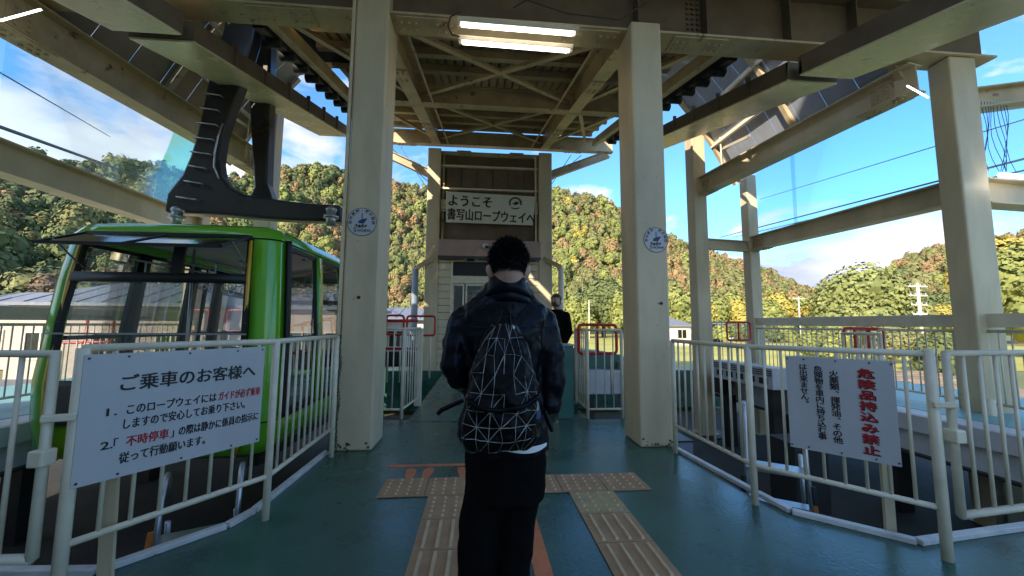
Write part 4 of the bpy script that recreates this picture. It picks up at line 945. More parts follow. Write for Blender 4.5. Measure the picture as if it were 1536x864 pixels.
# ================================================================== PEOPLE
def ell(cx, cy, z, rx, ry, n=20, tw=0): return [(cx+rx*math.cos(2*math.pi*k/n+tw), cy+ry*math.sin(2*math.pi*k/n+tw), z) for k in range(n)]
def limb(mb, pts, rs, n=12):
    mb.tube(pts, rs, n); 
    for p_, r_ in zip(pts, rs): mb.ball(p_, r_, n=10, m=6)
def hand(mb, wrist, direc, palm_n, side, s_=1.0):
    """palm plus four unequal curled fingers and a side thumb"""
    d = V3(direc).normalized(); nrm = V3(palm_n).normalized(); nrm = (nrm-d*nrm.dot(d)).normalized(); sd_ = d.cross(nrm)*side
    w = V3(wrist); limb(mb, [w, w+d*.03, w+d*.075], [.024*s_, .026*s_, .024*s_], 8)
    for k in (-1.5, -.5, .5, 1.5):
        base = w+d*.08+sd_*k*.019; ln = [.85, 1.0, .95, .75][int(k+1.5)]
        limb(mb, [w+d*.03+sd_*k*.012, base, base+d*.032*ln+nrm*.012, base+d*.045*ln+nrm*.036, base+d*.035*ln+nrm*.055], [.013, .0105, .0095, .009, .008], 6)
    tb = w+d*.025-sd_*.028; limb(mb, [tb, tb-sd_*.022+d*.02+nrm*.01, tb-sd_*.03+d*.045+nrm*.025, tb-sd_*.022+d*.062+nrm*.034], [.014, .012, .0105, .009], 6)
def face(mb, c, fwd, s_=1.0, up=V3((0, 0, 1))):
    f = V3(fwd).normalized(); sd_ = f.cross(up); c = V3(c)
    mb.tube([c+f*.088*s_+up*.02*s_, c+f*.105*s_-up*.012*s_, c+f*.092*s_-up*.02*s_], [.008, .014, .008], 8)
    for k in (-1, 1): mb.ball(c+f*.083*s_+sd_*k*.032*s_+up*.018*s_, .013*s_); 
    mb.ball(c+f*.088*s_-up*.05*s_, .022*s_, .015*s_, .008*s_)
# --- the man
mc = V3((.116, 1.545, 1.632))
body = MB()
body.ball(mc, .066, .085, .102, 18, 14); body.ball(mc+V3((0, .025, -.045)), .058, .07, .07, 14, 10); face(body, mc, (0, 1, -.25))
for s_ in (-1, 1):
    e = mc+V3((s_*.073, .0, -.022)); body.ball(e, .012, .022, .034, 10, 8); body.ball(e+V3((s_*.010, -.006, .012)), .010, .018, .022, 8, 6)
limb(body, [mc+V3((0, -.005, -.02)), mc+V3((-.002, -.01, -.09)), V3((.112, 1.59, 1.46))], [.056, .052, .055], 14)
body.loft([ell(.105, 1.60, z, rx, ry) for z, rx, ry in ((.86, .14, .10), (1.0, .14, .10), (1.2, .16, .11), (1.36, .16, .10), (1.42, .11, .08))])
for (sh, el, wr, hd) in (((-.07, 1.6, 1.41), (-.09, 1.555, 1.20), (.02, 1.80, 1.12), 1), ((.28, 1.6, 1.41), (.295, 1.57, 1.12), (.22, 1.82, 1.06), -1)):
    limb(body, [sh, el, wr], [.05, .042, .028]); dr = (V3(wr)-V3(el)).normalized(); hand(body, V3(wr)+dr*.01, dr, (0, 0, -1) if hd > 0 else (-.3, 0, -1), hd)
for x, kx in ((.025, -.002), (.155, .145)): limb(body, [(x+.01, 1.6, .86), (kx, 1.6, .48), (kx-.01, 1.62, .09)], [.075, .052, .04])
for x in (-.012, .135): body.ball((x, 1.67, .05), .04, .11, .04)
bmesh_ = remesh(body, .0075, 3); bmesh_.materials.append(M['skin'])
man = link('person', bmesh_); tag(man, 'man seen from behind in navy-black leather jacket and black trousers with a patterned backpack', 'person')
jk = MB()
jk.loft([ell(cx_, 1.60, z, rx, ry, 28) for z, cx_, rx, ry in ((.90, .118, .165, .125), (.93, .118, .172, .132), (1.02, .112, .172, .138), (1.14, .106, .156, .138), (1.26, .103, .163, .142), (1.36, .102, .190, .142), (1.43, .104, .190, .132), (1.475, .106, .178, .118), (1.515, .108, .135, .102), (1.545, .111, .106, .092), (1.575, .113, .088, .084))])
limb(jk, [(-.055, 1.60, 1.415), (-.080, 1.575, 1.32), (-.088, 1.555, 1.235), (-.075, 1.56, 1.20), (-.030, 1.68, 1.155), (.015, 1.78, 1.125)], [.064, .062, .058, .056, .050, .042], 16)
limb(jk, [(.265, 1.60, 1.415), (.288, 1.58, 1.30), (.298, 1.57, 1.17), (.292, 1.57, 1.09), (.258, 1.69, 1.065), (.225, 1.79, 1.055)], [.064, .062, .058, .054, .049, .042], 16)
jm = remesh(jk, .0085, 4, .024, .065); jm.materials.append(M['leather']); link('jacket', jm, man)
# stand-up collar with fold
col = []
for (z, dy, rx, ry) in ((1.49, .01, .128, .100), (1.52, 0, .098, .088), (1.56, -.002, .078, .078), (1.602, -.004, .066, .070), (1.611, -.006, .069, .073), (1.600, -.008, .075, .079), (1.56, -.006, .088, .088), (1.528, -.002, .108, .096)):
    col.append([(.113+rx*math.cos(a), 1.577+dy+ry*math.sin(a)*1.0, z+.018*math.cos(a*1)**2*(-1)+(.0)) for a in [math.pi*(.10-1.20*k/24) for k in range(25)]])
cm_ = MB().loft(col, cap=False, closed=False); o = cm_.build('collar', M['leather'], man, True); q = o.modifiers.new('s', 'SOLIDIFY'); q.thickness = .004
# jacket seams: yoke and armholes
sm_ = MB()
from mathutils.bvhtree import BVHTree
def bvh_of(me): return BVHTree.FromPolygons([v.co[:] for v in me.vertices], [tuple(p.vertices) for p in me.polygons])
JB = bvh_of(jm)
def drape(pts_xz, off=.004, y0=1.0, bv=None):
    res = []
    for x, z in pts_xz:
        h_ = (bv or JB).ray_cast(V3((x, y0, z)), V3((0, 1, 0)))
        if h_[0] is not None: res.append(h_[0]+V3((0, -off, 0)))
    return res
def poly_i(pts, n=10):
    r_ = []
    for a, c in zip(pts[:-1], pts[1:]):
        for k in range(n): r_.append((a[0]+(c[0]-a[0])*k/n, a[1]+(c[1]-a[1])*k/n))
    return r_+[pts[-1]]
for ln in ([(-.05, 1.39), (.27, 1.39)], [(-.045, 1.44), (-.035, 1.34), (-.045, 1.24)], [(.255, 1.44), (.245, 1.34), (.258, 1.24)]):
    sm_.tube(drape(poly_i(ln), .0005), .0022, 5)
sm_.build('seam', M['leather'], man)
tr = MB()
tr.loft([ell(.116, 1.60, z, rx, ry, 24) for z, rx, ry in ((.72, .155, .11), (.80, .162, .118), (.88, .165, .122), (.96, .160, .118))])
limb(tr, [(.045, 1.60, .76), (.012, 1.595, .62), (.004, 1.59, .48), (-.006, 1.605, .30), (-.012, 1.63, .07)], [.088, .081, .073, .068, .066], 16)
limb(tr, [(.170, 1.60, .76), (.160, 1.60, .62), (.148, 1.60, .48), (.142, 1.605, .30), (.135, 1.63, .07)], [.086, .078, .071, .066, .065], 16)
tm = remesh(tr, .010, 4, .018, .09); tm.materials.append(M['cloth']); link('trousers', tm, man)
MB().loft([[(.125+.168*math.cos(a), 1.59+.138*math.sin(a), z-(.012*math.sin(math.pi*k/14) if zi == 0 else 0)) for k, a in enumerate([-math.pi*(.52-.34*k/14) for k in range(15)])] for zi, z in enumerate((.941, .952))], cap=False, closed=False).build('shirt_hem', M['wc'], man)
for x in (-.012, .135):
    MB().loft([[(x+.05*math.cos(a)*w_, 1.67+.145*math.sin(a)*l_, z) for a in [2*math.pi*k/18 for k in range(18)]] for z, w_, l_ in ((.0, 1, 1), (.03, 1.05, 1.03), (.06, .9, .9), (.10, .75, .5))]).build('shoe', M['black'], man, True)
# mask loops / mask
mk = MB(); mk.loft([[(mc[0]+.066*math.cos(a), mc[1]+.02+.082*math.sin(a), z) for a in [math.pi*(.05+.9*k/12) for k in range(13)]] for z in (1.55, 1.625)], cap=False, closed=False)
for s_ in (-1, 1): mk.tube([mc+V3((s_*.072, .06, -.02)), mc+V3((s_*.079, .02, -.035)), mc+V3((s_*.080, -.012, -.03)), mc+V3((s_*.074, .0, -.005))], .004, 5)
mk.build('face_mask', M['wc'], man)
def hair_on(center, rx, ry, rz, n, parent, m_, cover=lambda v: True, ln=.03, seed=3, back=-1):
    r_ = np.random.default_rng(seed); hb = MB(); sh = MB(); rings = []
    nn = 22
    cap_ = MB().ball(center, rx, ry, rz, 24, 18); 
    vs = cap_.v; keep = [cover((V3(v)-V3(center))) for v in vs]; fs = [f for f in cap_.f if all(keep[i] for i in f)]
    hb.add(vs, fs)
    for i in range(n):
        z = r_.uniform(-.55, 1); a = r_.uniform(0, 2*math.pi); q = math.sqrt(max(0, 1-z*z)); u = V3((q*math.cos(a), q*math.sin(a), z)); v = V3((u[0]*rx, u[1]*ry, u[2]*rz))
        if not cover(v): continue
        p_ = V3(center)+v; d_ = (u*.55+V3((r_.normal(0, .55), r_.normal(0, .55), r_.normal(-.05, .5)))).normalized(); l_ = ln*r_.uniform(.6, 1.4)*(1 if z > .1 else .35); w_ = V3((r_.normal(), r_.normal(), r_.normal())).cross(d_).normalized()*.0016
        m1 = p_+d_*l_*.55; tip = m1+(d_+V3((0, 0, -.5))).normalized()*l_*.5
        hb.add([p_-w_, p_+w_, m1+w_*.8, m1-w_*.8, tip], [(0, 1, 2, 3), (3, 2, 4)])
    return hb.build('hair', m_, parent)
hair_on(mc+V3((0, -.004, .016)), .0715, .092, .095, 8000, man, M['hair'], lambda v: v[2] > -.050-(.12*v[1] if v[1] < 0 else -1.1*v[1]), .021)
# --- backpack (worn, its own thing)
bp = thing('backpack', (.08, 1.36, .98), 'black drawstring backpack with silver triangle pattern on the man\'s back', 'backpack')
rg = [(.975, .074, .095, .050, 1.405), (.985, .075, .135, .080, 1.385), (1.03, .077, .152, .098, 1.37), (1.10, .080, .150, .100, 1.365), (1.17, .084, .140, .092, 1.37), (1.24, .088, .130, .084, 1.385), (1.31, .090, .108, .070, 1.40), (1.365, .090, .082, .055, 1.415), (1.41, .092, .055, .040, 1.43), (1.437, .094, .03, .02, 1.44)]; rg = [(z, cx_, rx*.88, ry, cy_) for z, cx_, rx, ry, cy_ in rg]
bk = MB().loft([[(cx_+rx*math.copysign(abs(math.cos(a))**.8, math.cos(a)), cy_+ry*math.copysign(abs(math.sin(a))**.8, math.sin(a)), z) for a in [2*math.pi*k/28 for k in range(28)]] for z, cx_, rx, ry, cy_ in rg])
bme = remesh(bk, .008, 3, .034, .06); bme.materials.append(M['nylon']); link('bag_body', bme, bp)
BB = bvh_of(bme); ln_ = MB()
zs = [.985, 1.03, 1.075, 1.12, 1.175, 1.235, 1.295, 1.355, 1.40]
def bw(z): return np.interp(z, [r_[0] for r_ in rg], [r_[2] for r_ in rg])*.93
def bcx(z): return np.interp(z, [r_[0] for r_ in rg], [r_[1] for r_ in rg])
nu = 6
nodes = {(i, j): (bcx(z)+bw(z)*(-1+2*(i)/nu)+random.uniform(-.006, .006), z+random.uniform(-.006, .006)) for j, z in enumerate(zs) for i in range(nu+1)}
segs = []
for j in range(len(zs)):
    for i in range(nu+1):
        if i < nu: segs.append(((i, j), (i+1, j)))
        if j < len(zs)-1: segs.append(((i, j), (i, j+1)))
        if i < nu and j < len(zs)-1: segs.append(((i, j), (i+1, j+1)) if (i+j) % 2 else ((i+1, j), (i, j+1)))
for a, c in segs:
    if random.random() < .14 or (a[1] > 3 and random.random() < .22): continue
    pp = drape(poly_i([nodes[a], nodes[c]], 5), .0012, 1.0, BB)
    if len(pp) > 2: ln_.tube(pp, .0008 if random.random() < .7 else .0014, 4)
ln_.build('silver_pattern', M['silver'], bp)
pk = drape(poly_i([(-.05, 1.165), (.0, 1.135), (.08, 1.125), (.16, 1.14), (.215, 1.17)], 6), .006, 1.0, BB); MB().tube(pk, .008, 8).build('pocket_rim', M['nylon'], bp, True)
def dstrap(pts, w_, bv=JB, off=.006):
    st_ = MB(); q = drape(poly_i(pts, 8), off, 1.0, bv)
    for a, c in zip(q[:-1], q[1:]):
        if (c-a).length > 1e-4: st_.bar(a, c, w_, .004, up=(0, 1, 0))
    st_.build('shoulder_strap', M['nylon'], bp)
for s_ in (-1, 1):
    dstrap([(.10+s_*.03, 1.37), (.105+s_*.06, 1.43), (.108+s_*.10, 1.475)], .03)
    MB().tube([(.094+s_*.012, 1.42, 1.42), (.10+s_*.035, 1.40, 1.36), (.10+s_*.055, 1.37, 1.30)], .004, 6).build('drawcord', M['nylon'], bp)
MB().tube([(.05, 1.36, 1.32), (.065, 1.38, 1.40), (.085, 1.40, 1.455), (.10, 1.405, 1.46), (.112, 1.40, 1.44), (.115, 1.39, 1.36), (.118, 1.37, 1.30)], .0045, 6).build('carry_loop', M['nylon'], bp)
MB().tube([(-.05, 1.40, 1.135), (-.09, 1.40, 1.118), (-.125, 1.40, 1.102), (-.138, 1.40, 1.088)], [.008, .009, .009, .007], 6).build('loose_strap', M['nylon'], bp)
MB().tube([(.235, 1.38, 1.10), (.25, 1.38, 1.06), (.262, 1.38, 1.03)], [.008, .009, .007], 6).build('loose_strap', M['nylon'], bp)
for s_ in (-1, 1): MB().tube([(.10+s_*.024, 1.39, 1.395), (.10+s_*.024, 1.385, 1.38)], .004, 6).build('cord_stop', M['steel'], bp)
pb = V3((.185, 1.33, 1.03)); bt = thing('water_bottle', pb, 'clear water bottle with white cap in the backpack side pocket', 'bottle')
MB().loft([ell(pb[0], pb[1], pb[2]+z, r_, r_, 14) for z, r_ in ((0, .026), (.08, .028), (.105, .024), (.12, .014))]).build('bottle_body', M['tglass'], bt, True)
MB().loft([ell(pb[0], pb[1], pb[2]+z, .0155, .0155, 14) for z in (.12, .148)]).build('cap', M['wc'], bt)
MB().loft([ell(pb[0], pb[1], pb[2]+z, .0285, .0285, 14) for z in (.06, .085)]).build('label_band', M['navy'], bt)
# --- masked person on the far side of the counter
def small_person(o, fw, hgt):
    s_ = hgt/1.7; o = V3(o); f = V3(fw).normalized(); sd_ = f.cross(V3((0, 0, 1)))
    Q = lambda a, b_, c: o+sd_*a*s_+f*b_*s_+V3((0, 0, c*s_))
    hc = Q(0, .02, 1.575); b = MB(); b.ball(hc, .075*s_, .09*s_, .115*s_, 16, 12); face(b, hc, f, s_)
    for k in (-1, 1): b.ball(Q(k*.077, .01, 1.565), .012*s_, .02*s_, .03*s_, 8, 6)
    limb(b, [Q(0, 0, 1.53), Q(0, -.01, 1.40)], [.05*s_, .055*s_]); 
    def el2(z, rx, ry): return [Q(rx*math.cos(2*math.pi*k/16), ry*math.sin(2*math.pi*k/16), z) for k in range(16)]
    b.loft([el2(z, rx, ry) for z, rx, ry in ((.82, .14, .1), (1.1, .14, .1), (1.36, .17, .1), (1.42, .1, .08))])
    for k in (-1, 1):
        sh, el_, wr = Q(k*.17, 0, 1.36), Q(k*.22, .0, 1.08), Q(k*.19, .14, .88); limb(b, [sh, el_, wr], [.05*s_, .042*s_, .03*s_]); dr = (wr-el_).normalized(); hand(b, wr, dr, -sd_*k, k)
        limb(b, [Q(k*.08, 0, .84), Q(k*.09, .01, .46), Q(k*.09, 0, .08)], [.08*s_, .055*s_, .04*s_]); b.ball(Q(k*.09, .06, .04), .04, .1, .04)
    me = remesh(b, .011, 3); me.materials.append(M['skin']); p_ = link('person', me)
    j = MB(); j.loft([el2(z, rx, ry) for z, rx, ry in ((.70, .19, .14), (.85, .185, .14), (1.1, .175, .13), (1.3, .195, .13), (1.40, .15, .11), (1.45, .08, .08))])
    for k in (-1, 1): limb(j, [Q(k*.17, 0, 1.35), Q(k*.225, .0, 1.08), Q(k*.195, .12, .90)], [.066*s_, .058*s_, .046*s_])
    me = remesh(j, .013, 4, .015, .1); me.materials.append(M['cloth']); link('coat', me, p_)
    tr_ = MB()
    for k in (-1, 1): limb(tr_, [Q(k*.08, 0, .80), Q(k*.09, .01, .46), Q(k*.09, 0, .10)], [.092*s_, .072*s_, .06*s_])
    me = remesh(tr_, .014, 3); me.materials.append(M['cloth']); link('trousers', me, p_)
    for k in (-1, 1): MB().ball(Q(k*.09, .05, .045), .05, .12, .045).build('shoe', M['black'], p_, True)
    m2 = MB(); m2.loft([[Q(.07*math.cos(a), .02+.092*math.sin(a), z) for a in [math.pi*(.05+.9*k/10) for k in range(11)]] for z in (1.49, 1.575)], cap=False, closed=False); m2.build('face_mask', M['black'], p_)
    hr = hair_on(hc+V3((0, 0, .012)), .084*s_, .098*s_, .112*s_, 1500, p_, M['bhair'], lambda v: v[2] > .045 or (V3((v[0], v[1], 0)).dot(f) < .02 and v[2] > -.08), .02, 5)
    gl_ = MB()
    for k in (-1, 1): gl_.tube([hc+sd_*(k*.032*s_+.022*math.cos(a*math.pi/5))+f*.1*s_+V3((0, 0, .02+.018*math.sin(a*math.pi/5))) for a in range(11)], .0025, 4, False)
    gl_.build('glasses', M['black'], p_)
    return p_
a = P(835, 440, Y=6.65)
struct(MB().box(1.0, 6.35, 0, 1.64, 6.95, .12).build('floor_step', M['floor']))
pp_ = small_person((a[0], 6.65, .12), (-.65, -.75, 0), a[2]-.12-.01)
tag(pp_, 'person in black coat, glasses and black mask standing right of the man', 'person')

# ================================================================== HOUSES AND POLES BEYOND
def house(x, y, w_, dp, hw, hr, lb, wm='wall', rz=0, nwin=3):
    t = thing('house', (x, y, GZ), lb, 'house', None); 
    MB().box(x-w_/2, y, GZ, x+w_/2, y+dp, GZ+hw).build('wall', M[wm], t)
    e = .5; z0 = GZ+hw; rp = MB().loft([[(x-w_/2-e, y-e, z0), (x+w_/2+e, y-e, z0), (x+w_/2+e, y+dp+e, z0), (x-w_/2-e, y+dp+e, z0)], [(x-w_/2-e, y-e, z0+.15), (x+w_/2+e, y-e, z0+.15), (x+w_/2+e, y+dp+e, z0+.15), (x-w_/2-e, y+dp+e, z0+.15)], [(x-w_/2+dp*.35, y+dp/2-.1, z0+hr), (x+w_/2-dp*.35, y+dp/2-.1, z0+hr), (x+w_/2-dp*.35, y+dp/2+.1, z0+hr), (x-w_/2+dp*.35, y+dp/2+.1, z0+hr)]]).build('roof', M['roofg'], t)
    for k in range(9):
        xx = x-w_/2-e+.4+k*(w_+2*e-.8)/8; 
        f_ = min(1, max(0, min(xx-(x-w_/2-e), (x+w_/2+e)-xx)/(dp*.35+e)))
        MB().bar((xx, y-e, z0+.17), (xx, y-e+(dp/2+e)*f_*.98, z0+.17+(hr-.15)*f_*.98), .07, .06).build('roof_rib', M['roofg'], rp)
    for k in range(nwin):
        xx = x-w_/2+w_*(k+.5)/nwin
        for zz_ in ([.9] if hw < 4 else [.9, 3.6]):
            f_ = MB(); a_, b_, c_, d_ = xx-.7, xx+.7, GZ+zz_, GZ+zz_+1.3
            f_.box(a_, y-.06, c_, b_, y, c_+.07); f_.box(a_, y-.06, d_-.07, b_, y, d_); f_.box(a_, y-.06, c_+.07, a_+.07, y, d_-.07); f_.box(b_-.07, y-.06, c_+.07, b_, y, d_-.07); f_.box(xx-.03, y-.06, c_+.07, xx+.03, y, d_-.07)
            fo = f_.build('window', M['rail'], t); MB().box(a_+.07, y-.02, c_+.07, b_-.07, y-.003, d_-.07).build('pane', M['tglass'], fo)
    return t
house(-17.5, 20, 8.5, 6, 3.4, 1.4, 'beige house with grey tiled hip roof seen through the gondola windscreen')
house(-9.5, 22, 5.5, 6, 3.4, 1.2, 'beige house seen through the right of the gondola windscreen')
house(-27, 24, 7, 6, 3.2, 1.3, 'beige house with grey roof at far left behind the railing')
house(-6.2, 30, 7, 7, 2.95, 1.1, 'pale pink house with grey roof between the left columns', 'pink')
house(27, 52, 5, 5, 2.6, 1.3, 'small white house at the field edge beyond the right column', 'pink', nwin=2)
house(52, 66, 9, 5, 2.6, 1.0, 'long white farm shed beyond the right outer railing', 'lil', nwin=4)
house(37, 60, 4, 4, 3, .7, 'low dark shed at the foot of the bamboo on the right', 'dark', nwin=1)
def pole(px, ytop, ybase, Y, r, lb, arms=0):
    b0 = P(px, ybase, Y=Y); t_ = P(px, ytop, Y=Y); o = thing('utility_pole', (b0[0], Y, GZ), lb, 'pole', 'utility poles beyond the platforms')
    MB().tube([(b0[0], Y, GZ), (b0[0], Y, t_[2])], [r, r*.7], 8).build('shaft', M['rail'], o, True)
    for k in range(arms):
        z = t_[2]-.3-k*.9; MB().bar((b0[0]-1.0+.1*k, Y, z), (b0[0]+1.0-.1*k, Y, z), .12, .12).build('crossarm', M['rail'], o)
        for s_ in (-.8, -.3, .3, .8): MB().tube([(b0[0]+s_, Y, z+.06), (b0[0]+s_, Y, z+.26)], .05, 6).build('insulator', M['grey'], o)
    return o
pole(1383, 425, 500, 34, .16, 'utility pole with crossarms and insulators beside the big round tree', 5)
pole(1201, 445, 500, 60, .12, 'thin pale pole in front of the bamboo', 1)
pole(884, 450, 500, 70, .12, 'thin pale pole at the foot of the hill between the columns')
pole(232, 415, 500, 26, .10, 'utility pole seen through the gondola windscreen', 3)
# greenhouse-like frame
# ================================================================== HILLS AND TREES
sky_pts = [(-500, 200), (-250, 195), (0, 212), (80, 222), (160, 232), (200, 228), (260, 243), (340, 252), (430, 250), (480, 250), (520, 262), (600, 275), (640, 280), (700, 287), (760, 280), (830, 281), (870, 291), (940, 322), (1010, 358), (1070, 378), (1130, 395), (1170, 412), (1200, 428), (1240, 440), (1290, 436), (1325, 405), (1345, 388), (1380, 374), (1430, 358), (1536, 345), (1800, 330), (2100, 350)]
AZ = []; EL = []
for px, py in sky_pts:
    r_ = CR @ np.array([(px-768)/F, -(py-432)/F, -1.0]); AZ.append(math.atan2(r_[0], r_[1])); EL.append(r_[2]/math.hypot(r_[0], r_[1]))
AZ = np.array(AZ); EL = np.array(EL)
def r_foot(az): return np.interp(az, [-1.2, -.9, -.6, -.2, .1, .35, .5, .7, .9, 1.2], [70, 75, 100, 120, 118, 125, 150, 240, 260, 200])
def r_crest(az): return np.interp(az, [-1.2, -.9, -.6, -.2, .1, .35, .5, .62, .75, 1.2], [230, 240, 300, 380, 360, 380, 430, 560, 640, 600])
def vnoise(x, y, seed=0):
    v = np.zeros_like(x); 
    for k, (f_, a_) in enumerate(((.011, 1.), (.023, .55), (.05, .3), (.11, .12))):
        v += a_*np.sin(x*f_*1.3+1.7*k+seed+2*np.sin(y*f_*.8+k))*np.cos(y*f_*1.1+2.3*k-seed+1.5*np.sin(x*f_*.9))
    return v
def hill_h(az, r):
    rf, rc = r_foot(az), r_crest(az); e = np.interp(az, AZ, EL); top = e*rc+H-8.0-GZ
    t = np.clip((r-rf)/(rc-rf), 0, 1.6); s_ = np.where(t < 1, (t**1.05)*(1.0+.0*t), 1-(t-1)*.9)
    x, y = r*np.sin(az), r*np.cos(az); nz_ = vnoise(x, y)*top*.055*np.clip(t*3, 0, 1)*np.clip((1.25-t)*3, .25, 1)
    return GZ-.3+top*s_+nz_
na, nr = 150, 46
azs = np.linspace(-1.35, 1.35, na); ts = np.linspace(-.02, 1.6, nr)
hv = []
for t_ in ts:
    rf, rc = r_foot(azs), r_crest(azs); r_ = rf+(rc-rf)*t_; z = hill_h(azs, r_); hv.append(np.stack([r_*np.sin(azs), r_*np.cos(azs), z], 1))
hm = MB(); hm.v = [tuple(p) for p in np.concatenate(hv)]
hm.f = [(j*na+i, j*na+i+1, (j+1)*na+i+1, (j+1)*na+i) for j in range(nr-1) for i in range(na-1)]
struct(hm.build('hills', M['hill'], None, True))
LEAF = [leaf_mat('dark_green_leaves', (.120, .140, .060), (.058, .072, .034)), leaf_mat('mid_green_leaves', (.165, .185, .065), (.080, .100, .040)), leaf_mat('olive_leaves', (.250, .235, .090), (.13, .13, .052)),
        leaf_mat('yellow_green_leaves', (.290, .300, .085), (.15, .165, .05)), leaf_mat('orange_leaves', (.350, .235, .105), (.21, .14, .065)), leaf_mat('rust_leaves', (.245, .170, .105), (.15, .105, .070)), leaf_mat('golden_leaves', (.44, .36, .08), (.26, .22, .055)), leaf_mat('grey_brown_twigs', (.25, .22, .13), (.15, .13, .08)),
        leaf_mat('bright_olive_leaves', (.30, .31, .10), (.12, .14, .05))]
def crown_np(seed, nleaf, nb=8, lsz=.16, tall=1.0, core=True):
    """unit crown (radius ~1, base at z=0): lumpy volume of small leaf-clump quads round dark cores"""
    r_ = np.random.default_rng(seed); cs = []; rs = []
    for k in range(nb):
        a = r_.uniform(0, 2*np.pi); q = r_.uniform(.0, .62); z = r_.uniform(.35, 1.15)*tall; cs.append((q*np.cos(a)*(1.25-.45*z/tall), q*np.sin(a)*(1.25-.45*z/tall), z)); rs.append(r_.uniform(.32, .52))
    cs.append((0, 0, .75*tall)); rs.append(.62); cs = np.array(cs); rs = np.array(rs)
    b = r_.choice(len(rs), nleaf, p=rs**2/np.sum(rs**2)); u = r_.normal(size=(nleaf, 3)); u /= np.linalg.norm(u, axis=1)[:, None]; u[:, 2] = np.where(u[:, 2] < -.4, -u[:, 2], u[:, 2])
    c = cs[b]+u*rs[b][:, None]*r_.uniform(.82, 1.12, (nleaf, 1))
    n_ = u+r_.normal(0, .26, (nleaf, 3)); n_ /= np.linalg.norm(n_, axis=1)[:, None]
    t1 = np.cross(n_, r_.normal(size=(nleaf, 3))); t1 /= np.linalg.norm(t1, axis=1)[:, None]; t2 = np.cross(n_, t1); s_ = lsz*r_.uniform(.6, 1.4, (nleaf, 1))
    vs = np.stack([c-t1*s_-t2*s_*.6, c+t1*s_*.8-t2*s_*.9, c+t1*s_+t2*s_*.7, c-t1*s_*.7+t2*s_], 1).reshape(-1, 3)
    fs = (np.arange(nleaf*4).reshape(-1, 4)).tolist(); vs = vs.tolist()
    if core:
        ph = (1+5**.5)/2; ico = np.array([(-1, ph, 0), (1, ph, 0), (-1, -ph, 0), (1, -ph, 0), (0, -1, ph), (0, 1, ph), (0, -1, -ph), (0, 1, -ph), (ph, 0, -1), (ph, 0, 1), (-ph, 0, -1), (-ph, 0, 1)])/math.sqrt(1+ph*ph)
        icf = [(0, 11, 5), (0, 5, 1), (0, 1, 7), (0, 7, 10), (0, 10, 11), (1, 5, 9), (5, 11, 4), (11, 10, 2), (10, 7, 6), (7, 1, 8), (3, 9, 4), (3, 4, 2), (3, 2, 6), (3, 6, 8), (3, 8, 9), (4, 9, 5), (2, 4, 11), (6, 2, 10), (8, 6, 7), (9, 8, 1)]
        for c_, q in zip(cs, rs):
            base = len(vs); vs += (c_+ico*q*.86*r_.uniform(.9, 1.08, (12, 1))).tolist(); fs += [tuple(base+i for i in f) for f in icf]
    return np.array(vs), fs
def trunk_mb(h, r, limbs=0, seed=0, n=7):
    b = MB().tube([(0, 0, -.3), (r*.3, 0, h*.5), (0, r*.3, h)], [r*1.25, r, r*.6], n); r_ = random.Random(seed)
    for k in range(limbs):
        a = r_.uniform(0, 6.28); z = h*r_.uniform(.5, .95); l_ = h*r_.uniform(.35, .7); b.tube([(0, 0, z), (l_*.5*math.cos(a), l_*.5*math.sin(a), z+l_*.4), (l_*math.cos(a), l_*math.sin(a), z+l_*.9)], [r*.5, r*.35, r*.12], 5)
    return b
# hill forest: positions
pos = []; 
tries = 0; cell = {}
while tries < 60000 and len(pos) < 4600:
    tries += 1; az = rng.uniform(-1.22, 1.22); tt = rng.uniform(0, 1.04)**.85; rf, rc = float(r_foot(az)), float(r_crest(az)); r_ = rf+(rc-rf)*tt
    sz = (rng.uniform(2.4, 4.6) if rng.random() < .6 else rng.uniform(4.2, 6.8))*(1+.25*(r_ > 350)); x, y = r_*math.sin(az), r_*math.cos(az); ok = True; ck = (int(x//7), int(y//7))
    for i in (-1, 0, 1):
        for j in (-1, 0, 1):
            for (a_, b_, c_) in cell.get((ck[0]+i, ck[1]+j), ()):
                if (a_-x)**2+(b_-y)**2 < (.62*(sz+c_))**2*.9: ok = False
    if not ok: continue
    cell.setdefault(ck, []).append((x, y, sz)); pos.append((x, y, float(hill_h(np.array(az), np.array(r_))), sz, az, r_, tt))
print('hill trees', len(pos))
def pick_mat(az, tt, x, y):
    n_ = float(vnoise(np.array(x*2.2), np.array(y*2.2), 5.))*.5+rng.normal(0, .35)
    if az < -.55: tab = [0, 1, 0, 1, 2, 0, 2, 1, 4, 2]
    elif az < -.1: tab = [0, 1, 2, 1, 3, 2, 4, 3, 2, 4]
    elif az < .45: tab = [1, 0, 1, 3, 2, 3, 4, 2, 3, 6]
    else: tab = [1, 2, 2, 4, 2, 4, 2, 3, 5, 4]
    return tab[int(np.clip((n_+1)/2*10, 0, 9))]
NV = 7
cv = [crown_np(100+k, 230, 9, .10, random.uniform(.9, 1.25)) for k in range(NV)]
cvf = []
for vs, fs in cv: cvf.append((vs, [len(f) for f in fs], [i for f in fs for i in f]))
pos.sort(key=lambda p: -p[3]/p[5])
near, far = pos[:260], pos[260:]
treeme = []
for k in range(NV):
    cn_ = crown_np(300+k, 900, 12, .05, random.uniform(.9, 1.25)); b = MB(); b.v = [tuple(v) for v in cn_[0]]; b.f = list(cn_[1]); nc = len(b.f); tb = trunk_mb(.6, .09, 0, n=5); b.add(tb.v, tb.f)
    me = bpy.data.meshes.new('tree'); me.from_pydata(b.v, [], b.f); me.materials.append(LEAF[1]); me.materials.append(M['bark']); me.polygons.foreach_set('material_index', [0]*nc+[1]*(len(b.f)-nc)); me.update(); treeme.append(me)
